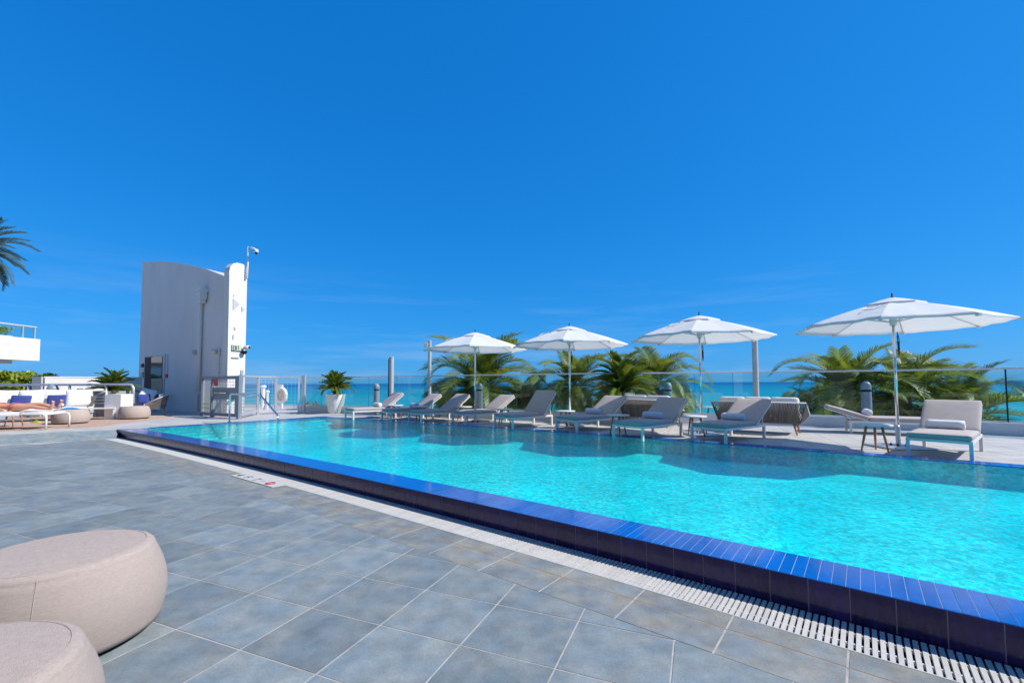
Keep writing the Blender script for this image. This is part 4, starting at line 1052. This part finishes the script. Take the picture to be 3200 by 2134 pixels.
# ------------------------------------------------------------------ far left: white wall, steel handrail, neighbour terrace, greenery
wl = thing('terrace_parapet', 'long low white parapet wall behind the left lounge', 'wall')
wa, wb = atY(137, 1181, 16.6), atY(440, 1183, 19.0)
b = MB(); b.bar((wa.x, wa.y, (wa.z+W-.6)/2), (wb.x, wb.y, (wa.z+W-.6)/2), .3, wa.z-W+.6); part('wall_face', b, M['render_wall'], wl)
b = MB(); b.bar((wa.x-.03, wa.y, wa.z+.03), (wb.x, wb.y, wa.z+.03), .36, .05); part('coping', b, M['white'], wl)
b = MB(); b.box((wa.x-.03, wa.y-.19, wa.z-.9), (.34, .06, 1.9)); part('end_pier', b, M['post_grey'], wl)
lw = thing('low_wall', 'short white wall under the shrub at the far left', 'wall'); p0, p1 = atY(-120, 1237, 21), atY(40, 1237, 21)
b = MB(); b.bar((p0.x, p0.y, (p0.z+W-.1)/2), (p1.x, p1.y, (p0.z+W-.1)/2), .3, p0.z-W+.1); part('wall_face', b, M['render_wall'], lw)
hrl = thing('steel_handrail', 'long grey pipe handrail with posts crossing behind the left sofa', 'handrail')
ya = 15.95; pts = [atY(-60, 1203, ya), atY(150, 1202.3, ya), atY(400, 1201.5, ya), atY(411, 1203, ya), atY(417, 1212, ya), atY(417.5, 1262, ya)]
b = MB(); b.tube(pts, .042, 10); part('top_rail', b, M['silver'], hrl, True)
for px in (89, 218, 333):
    p = atY(px, 1203, ya); b = MB(); b.tube([(p.x, p.y, W), (p.x, p.y, p.z)], .038, 8); part('post', b, M['silver'], hrl, True)
for py in (1252, 1262, 1242):
    b = MB(); b.tube([atY(250, py, ya-.1), atY(417, py-4, ya-.1)], .018, 8); part('lower_rail', b, M['silver'], hrl, True)
b = MB(); b.tube([atY(280, 1252, ya-.08), atY(312, 1230, ya-.08), atY(330, 1222, ya-.08)], .03, 8); b.tube([atY(240, 1230, ya-.08), atY(243, 1215, ya-.08), atY(258, 1215, ya-.08), atY(265, 1220, ya-.08), atY(266, 1230, ya-.08)], .022, 8); part('ramp_rail', b, M['silver'], hrl, True)

# neighbour terrace on a column
nb = thing('neighbour_terrace', 'white raised terrace block with a glass rail jutting in at the far left', 'building')
c0, c1 = atY(2, 1055, 27.6), atY(126, 1060.5, 30); z0 = atY(126, 1127.5, 30).z
ez = (c1-c0); ez.z = 0; ez.normalize(); en = Vector((ez.y, -ez.x, 0)); c0 = c1-ez*16; rzb = math.atan2(ez.y, ez.x)
def nbp(a, d, z): p = c1-ez*a-en*d; return (p.x, p.y, z)
def nbox(a0, a1, d0, d1, za, zb):
    q = MB(); c = (Vector(nbp(a0, d0, za))+Vector(nbp(a1, d1, zb)))/2; q.box(tuple(c), (abs(a1-a0), abs(d1-d0), abs(zb-za)), rzb); return q
part('parapet', nbox(0, 16, 0, 5, z0, c1.z), M['render_wall'], nb)
for k in range(2): z = z0+(c1.z-z0)*(k+1)/3; part('shadow_joint', nbox(.02, 16, -.006, .01, z-.012, z+.012), M['post_grey'], nb)
part('soffit', nbox(1.2, 16, .5, 4.6, z0-.24, z0-.001), M['post_grey'], nb)
part('column', nbox(1.9, 2.35, .9, 1.4, -6.3, z0-.241), M['post_grey'], nb)
zt2 = atY(126, 1024, 30).z
b = MB(); b.tube([nbp(16, .15, zt2), nbp(.15, .15, zt2), nbp(.15, 4.8, zt2)], .05, 8); part('guard_rail', b, M['white'], nb, True)
for a_ in (.2, .95, 2.4, 4.0, 5.6): part('rail_post', nbox(a_, a_+.08, .12, .2, c1.z, zt2), M['silver'], nb)
part('rail_glass', nbox(.25, 15.9, .15, .165, c1.z+.03, zt2-.05), M['glass'], nb)
def leafmass(loc, size, n, seed, ls=.11, clumps=14):
    rnd = random.Random(seed); q = MB(); cs = []
    for i in range(clumps): cs.append((rnd.uniform(-1, 1), rnd.uniform(-1, 1), rnd.uniform(-1, 1), rnd.uniform(.25, .5)))
    for i in range(n):
        c = rnd.choice(cs); d = Vector((rnd.gauss(0, 1), rnd.gauss(0, 1), rnd.gauss(0, 1))).normalized()*c[3]*rnd.uniform(.55, 1.05)
        p = Vector(((c[0]*.75+d.x)*size[0], (c[1]*.75+d.y)*size[1], (c[2]*.7+d.z)*size[2]))
        nrm = (d+Vector((rnd.uniform(-.7, .7), rnd.uniform(-.7, .7), rnd.uniform(-.2, .9)))).normalized(); a = nrm.orthogonal().normalized(); b_ = nrm.cross(a)
        s_ = ls*rnd.uniform(.6, 1.2); an = rnd.uniform(0, 6.3); a, b_ = a*math.cos(an)+b_*math.sin(an), b_*math.cos(an)-a*math.sin(an)
        q.add([p-a*s_, p-b_*s_*.8-a*s_*.3, p-b_*s_*.8+a*s_*.4, p+a*s_, p+b_*s_*.8+a*s_*.4, p+b_*s_*.8-a*s_*.3], [(0, 1, 2, 3, 4, 5)])
    return q, cs
hp = nbp(5.0, 1.1, c1.z); hd = thing('roof_hedge', 'dark green hedge behind the glass of the neighbour terrace', 'hedge', hp, rzb)
q, cs = leafmass(None, (4.2, .5, .5), 3400, 3, .08, 34); q2 = MB(); q2.v = [(x, y, z+.5) for x, y, z in q.v]; q2.f = q.f; stuff(part('foliage', q2, M['leaf'], hd))
q = MB(); q.box((0, 0, .06), (8, .7, .14)); part('trough', q, M['render_wall'], hd)
p = atY(38, 1212, 22.5); sh = thing('round_leaf_tree', 'bright yellow green round leaved tree at the far left behind the handrail', 'tree', (p.x, 22.5, -6.3))
q, cs = leafmass(None, (1.25, 1.0, .80), 5200, 11, .085, 26); q2 = MB(); q2.v = [(x, y, z+p.z+6.35) for x, y, z in q.v]; q2.f = q.f; stuff(part('crown', q2, M['leaf'], sh))
for (cx_, cy_, cz_, rr) in cs[:10]:
    q = MB(); q.tube([(0, 0, p.z+6.3-1.4), (cx_*.4, cy_*.3, p.z+6.3-.6), (cx_*.95, cy_*.7, p.z+6.3+cz_*.5)], [.06, .04, .015], 6); part('limb', q, M['trunk'], sh, True)
q = MB(); q.tube([(0, 0, 0), (.1, 0, p.z+5.0)], [.16, .08], 8); part('trunk', q, M['trunk'], sh, True)
q, cs = leafmass(None, (1.2, .9, .7), 3200, 12, .085, 20); q2 = MB(); q2.v = [(x-1.9, y, z+p.z+5.95) for x, y, z in q.v]; q2.f = q.f; stuff(part('crown', q2, M['leaf'], sh))

# date palm whose fronds enter at the top left
p = atY(-80, 768, 11.5); dp = thing('date_palm', 'grey green date palm crown reaching in at the upper left edge', 'palm tree', (p.x, p.y, 0))
q = MB(); q.tube([(0, 0, p.z*i/14) for i in range(15)], [.26+.03*(i % 2)-.004*i for i in range(15)], 12); part('trunk', q, M['trunk'], dp, True)
crown(dp, DATE, 60, p.z, .55, 86, -34, 31)

# ------------------------------------------------------------------ ottomans
def ottoman_meshes():
    q = MB(); pr = []
    for i in range(15):
        t_ = i/14; z = .03+.36*t_; r = .385+.05*math.sin(math.pi*min(1, (t_*.95+.08)))**.8-.012*t_; pr.append((r, z))
    for i in range(7):
        a = math.pi/2*i/6; r_ = pr[14][0]; pr.append((r_-.05*(1-math.cos(a)), .39+.032*math.sin(a)))
    for i in range(8): pr.append((pr[21][0]*(1-(i+1)/8.5), .422+.008*math.sin((i+1)/8*1.5)))
    q.lathe(pr, 72); body = q.mesh('body', True); body.materials.append(M['ottoman'])
    q = MB(); q.lathe([(.36, .0), (.37, .03)], 48); base = q.mesh('base'); base.materials.append(M['dark'])
    q = MB()
    q.tube([(pr[20][0]*1.002*math.cos(t*math.pi/36)*.985, pr[20][0]*1.002*math.sin(t*math.pi/36)*.985, .4215) for t in range(73)], .0022, 5)
    for a in (-1.25, .85, 2.9):
        q.tube([(math.cos(a)*(r+.0005), math.sin(a)*(r+.0005), z) for r, z in pr[:20]], .002, 4)
    seam = q.mesh('seam'); seam.materials.append(M['ottoman']); return body, base, seam
OB = ottoman_meshes()
def ottoman(loc, rz, label, sc=1.0):
    t = thing('ottoman', label, 'ottoman', loc, rz, 'round sand coloured ottomans'); t.scale = (sc, sc, sc)
    for nm, me in zip(('cover', 'base', 'seam'), OB): part(nm, me, None, t)
    return t
om = ottoman((-2.40, 2.43, 0), .25, 'large foreground ottoman on the blue grey paving, seen whole from above', 1.05); om.scale.z = 1.09
ottoman((-1.86, 1.46, 0), 1.1, 'nearest ottoman, cut off by the bottom left corner', 1.0)
RZ = W+.012
p = at(221, 1324); ottoman((p.x, p.y, RZ), .5, 'ottoman in front of the white sofa with a bottle and blue cloth on it', 1.0)
OT = p
p = at(420, 1309); ottoman((p.x, p.y, RZ), 2.0, 'ottoman by the pool end of the rug, in front of the rope chair', 1.0)
# bottle, cloth, sandals
b = MB(); bt = thing('sunscreen_bottle', 'white and blue sunscreen bottle standing on the left ottoman', 'bottle', (OT.x-.27, OT.y+.0, RZ+.425))
q = MB(); q.lathe([(.035, 0), (.038, .02), (.038, .13), (.02, .17)], 12); part('body', q, M['towel_white'], bt, True)
q = MB(); q.lathe([(.018, .168), (.018, .22), (.012, .23)], 10); part('cap', q, M['navy'], bt)
q = MB(); q.lathe([(.0395, .06), (.0395, .10)], 12); part('label_band', q, M['navy'], bt)
def cloth(name, loc, sx_, sy_, h, m, label, seed, cat='cloth', group=None):
    q = MB(); n = 14; vs = []
    for i in range(n+1):
        for j in range(n+1):
            u_, v_ = i/n*2-1, j/n*2-1; e = max(0, 1-(u_*u_+v_*v_)); x = u_*sx_*(1-.15*abs(v_)); y = v_*sy_*(1-.15*abs(u_))
            vs.append((x, y, .006+h*e**.6*(.6+.5*noise.noise(Vector((u_*2+seed, v_*2, seed))))))
    q.add(vs, [(i*(n+1)+j, (i+1)*(n+1)+j, (i+1)*(n+1)+j+1, i*(n+1)+j+1) for i in range(n) for j in range(n)])
    k = len(q.v); q.add([(x, y, 0) for x, y, z in vs], [(i*(n+1)+j, i*(n+1)+j+1, (i+1)*(n+1)+j+1, (i+1)*(n+1)+j) for i in range(n) for j in range(n)])
    o = part(name, q, m, None, True); o.location = loc; return tag(o, label, cat, group)
cloth('folded_cloth', (OT.x+.02, OT.y-.05, RZ+.43), .24, .15, .06, M['azure'], 'azure blue cloth lying on the left ottoman beside the bottle', 3)

# rug under the left lounge
r0, r1, r2, r3 = at(-60, 1352), at(300, 1334), at(545, 1303), at(60, 1290)
b = MB(); b.v = [c3(p, W+.001) for p in (r0, r1, r2, r3)]+[c3(p, W+.011) for p in (r0, r1, r2, r3)]; b.f = [(4, 5, 6, 7), (0, 1, 5, 4), (1, 2, 6, 5), (2, 3, 7, 6), (3, 0, 4, 7)]
tag(part('rug', b, M['rug']), 'terracotta and sand striped rug under the left hand lounge furniture', 'rug')

# white sofa with pillows
sfp = atY(135, 1290, 14.6)
sf = thing('lounge_sofa', 'white cushioned outdoor sofa with rope ends behind the sunbather', 'sofa', (sfp.x-.05, 14.5, RZ), .55)
q = MB(); q.rbox((0, 0, .33), (2.5, .9, .17), .05, 6, .01); part('seat_cushion', q, M['towel_white'], sf, True)
q = MB(); q.box((0, 0, .225), (2.5, .86, .04)); part('seat_frame', q, M['white'], sf)
for sx_ in (-1, 1):
    for sy_ in (-1, 1): q = MB(); q.box((sx_*1.2, sy_*.38, .1), (.05, .05, .21)); part('leg', q, M['white'], sf)
for s_ in (-1, 1):
    q = MB()
    for i in range(20):
        y = -.35+.75*i/19; q.bar((s_*1.16, y, .24), (s_*1.30, y*1.05, .52+.22*i/19), .03, .014)
    stuff(part('rope_end', q, M['rope'], sf))
q = MB()
for i in range(70): x = -1.15+2.3*i/69; q.bar((x, .38, .25), (x*1.1, .52, .76), .024, .014)
stuff(part('rope_back', q, M['rope'], sf))
def pillow(loc, rz, size, m, label, tilt=R(68), group=None, thick=.17, roll=0):
    q = MB(); q.rbox((0, 0, 0), (size, size*.92, thick), .085, 7, .0, None, .07); o = part('throw_pillow', q, m, None, True)
    o.location = loc; o.rotation_euler = (tilt, roll, rz); return tag(o, label, 'pillow', group)
def sfw(x, y, z): return tuple(sf.matrix_basis @ Vector((x, y, z)))
for i, (x, lb) in enumerate(((-.86, 'left large white pillow leaning on the lounge sofa'), (-.22, 'middle large white pillow, behind the two navy pillows'), (.30, 'large white pillow right of the middle one, its corner overlapping'), (.88, 'rightmost large white pillow on the lounge sofa, in bright sun'))):
    pillow(sfw(x, .26-.02*(i % 2), .71), .55+(-.05, .06, -.04, .1)[i], .66, M['pillow'], lb, R(72), 'large white sofa pillows', .2, (.04, -.03, .05, -.02)[i])
for i, (x, lb) in enumerate(((-.42, 'left navy blue pillow on the white sofa'), (.40, 'right navy blue pillow on the white sofa, behind the bottle'))):
    pillow(sfw(x, .02, .62), .55+(.08, -.02)[i], .48, M['navy'], lb, R(70), 'navy pillows on the white sofa', .13, (.06, -.02)[i])
# white bench frame at its right end
p = at(292, 1313); bn = thing('low_bench', 'low white framed bench end beside the left ottoman', 'bench', (p.x-.1, p.y+.2, RZ), .45)
q = MB(); q.box((0, 0, .37), (1.1, .55, .035)); part('bench_top', q, M['white'], bn)
for sx_ in (-.52, .52):
    for sy_ in (-.24, .24): q = MB(); q.box((sx_, sy_, .175), (.045, .045, .35)); part('leg', q, M['white'], bn)
# round table with teak legs behind
p = at(338, 1301); tb = thing('lounge_table', 'white round table on teak legs between the sofa and the rope chair', 'table', (p.x, p.y+.4, W))
q = MB(); q.lathe([(.50, .60), (.52, .61), (.52, .635)], 32); part('table_top', q, M['white'], tb, True, angle=40)
for k in range(3):
    a = 2*math.pi*k/3+.6; q = MB(); q.tube([(math.cos(a)*.2, math.sin(a)*.2, .6), (math.cos(a)*.38, math.sin(a)*.38, 0)], [.032, .022], 8); part('leg', q, M['wood'], tb, True)
# planters / white boxes behind the handrail
p = atY(372, 1262, 15.2); q = MB(); q.rbox((0, 0, .42), (.55, .5, .84), .02, 2); o = part('white_planter_box', q, M['pot'], None); o.location = (p.x, p.y, W); tag(o, 'plain white planter box standing behind the teak legged table', 'planter')
# rope chair at the right of the rug
p = at(468, 1298); rope_sofa('rope armchair with a pale pillow standing right of the rug before the tower door', (p.x, p.y+.25, W), 232, .95, .8, 1, .80, 'rope armchairs by the tower')
p2 = Vector((p.x, p.y+.25, 0)); pillow((p.x-.28, p.y+.22, W+.80), .5, .52, M['pillow'], 'pale pillow slumped on the rope armchair before the tower', R(50), None, .2, .3)
pillow((p.x-.22, p.y-.02, W+.62), .9, .42, M['navy'], 'navy pillow tucked inside the rope armchair', R(75), None, .13)
p = at(408, 1290); rope_sofa('smaller rope armchair half hidden behind the right ottoman', (p.x, p.y+.7, W), 200, .75, .7, 1, .82, 'rope armchairs by the tower')
# dome grill
p = atY(164, 1240, 15.95); g = thing('dome_vent', 'grey dome topped vent cowl standing before the white parapet', 'vent', (p.x, p.y, W))
q = MB(); q.tube([(0, 0, 0), (0, 0, .86)], .10, 12); part('pipe', q, M['silver'], g, True)
q = MB(); q.lathe([(.15, .84), (.15, .90)], 16); part('collar', q, M['pillow'], g)
q = MB(); q.lathe([(.16, .93), (.17, 1.02), (.13, 1.12), (.05, 1.18)], 16); part('dome', q, M['bollard'], g, True)
q = MB(); q.lathe([(.13, .90), (.13, .93)], 16); part('louvre', q, M['dark'], g)

# ------------------------------------------------------------------ sunbather and lounger at the far left
fp = at(143, 1343); Yl = fp.y
sl = thing('daybed', 'white tubular framed daybed carrying the sunbather at the left edge', 'daybed', (fp.x, fp.y, RZ), .10)
q = MB()
for y in (0, .68):
    q.tube([(0, y, 0), (0, y, .30), (-.02, y, .36), (-.08, y, .385), (-2.0, y, .385)], .024, 8)
q.tube([(-.08, 0, .385), (-.08, .68, .385)], .022, 8)
for i in range(7): q.box((-.3-.27*i, .34, .375), (.05, .64, .012))
part('frame', q, M['white'], sl, True)
for y in (0, .68): q = MB(); q.tube([(-1.85, y, .38), (-1.9, y, 0)], .022, 8); part('leg', q, M['white'], sl, True)
q = MB(); q.tube([(-.35, .05, .27), (-1.9, .05, .22)], .018, 8); part('lower_bar', q, M['white'], sl, True)
q = MB(); q.rbox((-1.02, .34, .415), (1.9, .64, .05), .02, 5); part('mattress', q, M['pillow'], sl, True)
def slw(x, y, z): return Vector((fp.x, fp.y, RZ)) + Matrix.Rotation(.10, 3, 'Z') @ Vector((x, y, z))
q = MB(); rnd = random.Random(9); n = 16; vs = []
for i in range(n+1):
    for j in range(9):
        x = -1.9+1.3*i/n; y = -.045+.60*j/8; z = .452+.008*noise.noise(Vector((x*6, y*6, 1)))
        if j == 0: z -= .10
        if j == 1: y = -.035; z -= .01
        vs.append((x, y, z))
q.add(vs, [(i*9+j, (i+1)*9+j, (i+1)*9+j+1, i*9+j+1) for i in range(n) for j in range(8)])
o = part('beach_towel', q, M['towel_white'], None, True); o.location = (fp.x, fp.y, RZ); o.rotation_euler.z = .10; tag(o, 'white beach towel spread under the sunbather on the daybed', 'towel')

def skin_body(name, verts, edges, m, root=0, label=None):
    me = bpy.data.meshes.new(name); me.from_pydata([v[:3] for v in verts], edges, []); o = bpy.data.objects.new(name, me); COL.objects.link(o)
    md = o.modifiers.new('skin', 'SKIN'); md.use_smooth_shade = True
    for i, v in enumerate(verts):
        sv = me.skin_vertices[0].data[i]; sv.radius = (v[3], v[4] if len(v) > 4 else v[3]); sv.use_root = (i == root)
    o.modifiers.new('sub', 'SUBSURF').levels = 2; o.modifiers['sub'].render_levels = 2
    me.materials.append(m); return o
per = thing('person', 'person in a red string bikini lying on the daybed, bare legs stretched to the right', 'person', tuple(slw(0, .30, .45)), .10)
Zb = .10
V_ = [(-1.02, 0, Zb+.02, .125, .10),        # 0 pelvis
      (-1.20, 0, Zb+.02, .105, .085), (-1.38, 0, Zb+.04, .12, .095), (-1.52, 0, Zb+.06, .10, .08), (-1.60, 0, Zb+.09, .05, .05), (-1.66, 0, Zb+.11, .05, .05), (-1.76, 0, Zb+.12, .085, .10), (-1.86, 0, Zb+.13, .07, .085),
      (-.93, -.10, Zb+.0, .105, .10), (-.72, -.115, Zb+.01, .09, .085), (-.53, -.11, Zb+.03, .055, .056), (-.36, -.10, Zb+.0, .054, .054), (-.16, -.09, Zb-.03, .032, .034), (-.08, -.09, Zb-.04, .034, .040),
      (-.93, .11, Zb+.01, .105, .10), (-.72, .12, Zb+.05, .09, .085), (-.50, .12, Zb+.08, .055, .056), (-.34, .12, Zb+.04, .054, .054), (-.14, .11, Zb-.01, .032, .034), (-.06, .11, Zb-.02, .034, .040),
      (-.05, -.09, Zb+.035, .036, .036), (-.03, -.09, Zb+.12, .030, .042), (-.03, .11, Zb+.06, .036, .036), (-.01, .11, Zb+.145, .030, .042),
      (-1.50, -.19, Zb+.04, .05), (-1.30, -.26, Zb-.02, .042), (-1.10, -.28, Zb-.04, .032), (-1.00, -.27, Zb-.045, .03, .02),
      (-1.50, .19, Zb+.04, .05), (-1.30, .26, Zb-.02, .042), (-1.10, .28, Zb-.04, .032), (-1.00, .27, Zb-.045, .03, .02)]
E_ = [(0, 1), (1, 2), (2, 3), (3, 4), (4, 5), (5, 6), (6, 7), (0, 8), (8, 9), (9, 10), (10, 11), (11, 12), (12, 13), (0, 14), (14, 15), (15, 16), (16, 17), (17, 18), (18, 19), (13, 20), (20, 21), (19, 22), (22, 23),
      (3, 24), (24, 25), (25, 26), (26, 27), (3, 28), (28, 29), (29, 30), (30, 31)]
bd = skin_body('body', V_, E_, M['skin']); bd.parent = per
for (ex, ey) in ((-.02, -.09), (.02, .11)):
    for k in range(5):
        q = MB(); z = Zb+(.11 if ey < 0 else .135); q.tube([(ex-.012, ey-.028+.014*k, z), (ex-.006, ey-.030+.015*k, z+.045), (ex-.012, ey-.031+.0155*k, z+.075-.006*k)], [.013, .012, .008], 8); part('toe', q, M['skin'], per, True)
q = MB(); q.tube([(-.965+.12*math.cos(a)*.25, .145*math.cos(a)*1.45, Zb+.02+.10*math.sin(a)*1.05) for a in [i*math.pi/12 for i in range(25)]], .009, 6); q.tube([(-.90, -.195, Zb+.05), (-.95, -.21, Zb-.0), (-.99, -.20, Zb-.07)], .012, 6); part('bikini_string', q, M['red'], per, True)
q = MB(); q.rbox((-1.42, 0, Zb+.10), (.16, .30, .07), .03, 4); part('bikini_top', q, M['red'], per, True)
q = MB(); q.lathe([(.02, -.10), (.09, -.08), (.112, 0), (.10, .06), (.04, .09)], 14, (-1.84, 0, Zb+.12)); part('hair', q, M['trunk'], per, True)
p = atY(45, 1264, Yl+.85); cloth('blue_towel', (p.x, p.y, p.z-.06), .27, .2, .14, M['azure'], 'crumpled blue towel lying behind the sunbather on a small table', 8)
st = again(proto, (p.x, p.y, RZ), .8, 'round white topped table behind the sunbather holding the blue towel'); st.scale = (1, 1, (p.z-.06-RZ)/.44)
p = at(112, 1320, RZ); fl = thing('flip_flop', 'neon yellow rubber sandal on the rug under the daybed', 'sandal', (p.x, p.y, RZ))
q = MB(); q.rbox((0, 0, .018), (.27, .10, .034), .015, 4); part('sole', q, M['yellow'], fl, True)
q = MB(); q.tube([(-.05, -.05, .03), (.03, 0, .07), (.08, 0, .035)], .007, 5); q.tube([(-.05, .05, .03), (.03, 0, .07)], .007, 5); part('strap', q, M['yellow'], fl, True)
p = at(58, 1341, RZ); cloth('brown_wrap', (p.x, p.y, RZ), .35, .10, .05, M['rug'], 'crumpled brown wrap lying on the rug in front of the daybed', 5)

# ------------------------------------------------------------------ hotel building behind the viewpoint
ht = thing('hotel_building', 'pale hotel building behind the pool deck with glazed balcony floors', 'building')
def hp_(u, v): return PV(u, v)
def hbox(name, u0, u1, v0, v1, z0, z1, m):
    q = MB(); q.prism([tuple(hp_(u0, v0)), tuple(hp_(u1, v0)), tuple(hp_(u1, v1)), tuple(hp_(u0, v1))][::-1], z0, z1); return part(name, q, m, ht)
hbox('wall', -8, 22, -17, -10.2, 0, 16.4, M['cream'])
for fl in range(5):
    z = .1+3.2*fl
    if fl: hbox('balcony_slab', -8.2, 22.2, -10.19, -8.6, z-.25, z-.03, M['render_wall']); hbox('balcony_glass', -8, 22, -8.7, -8.68, z, z+1.05, M['glass'])
    for k in range(7): hbox('window', -7.2+4.2*k, -7.2+4.2*k+2.9, -10.19, -10.13, z+.05, z+2.5, M['darkglass'])
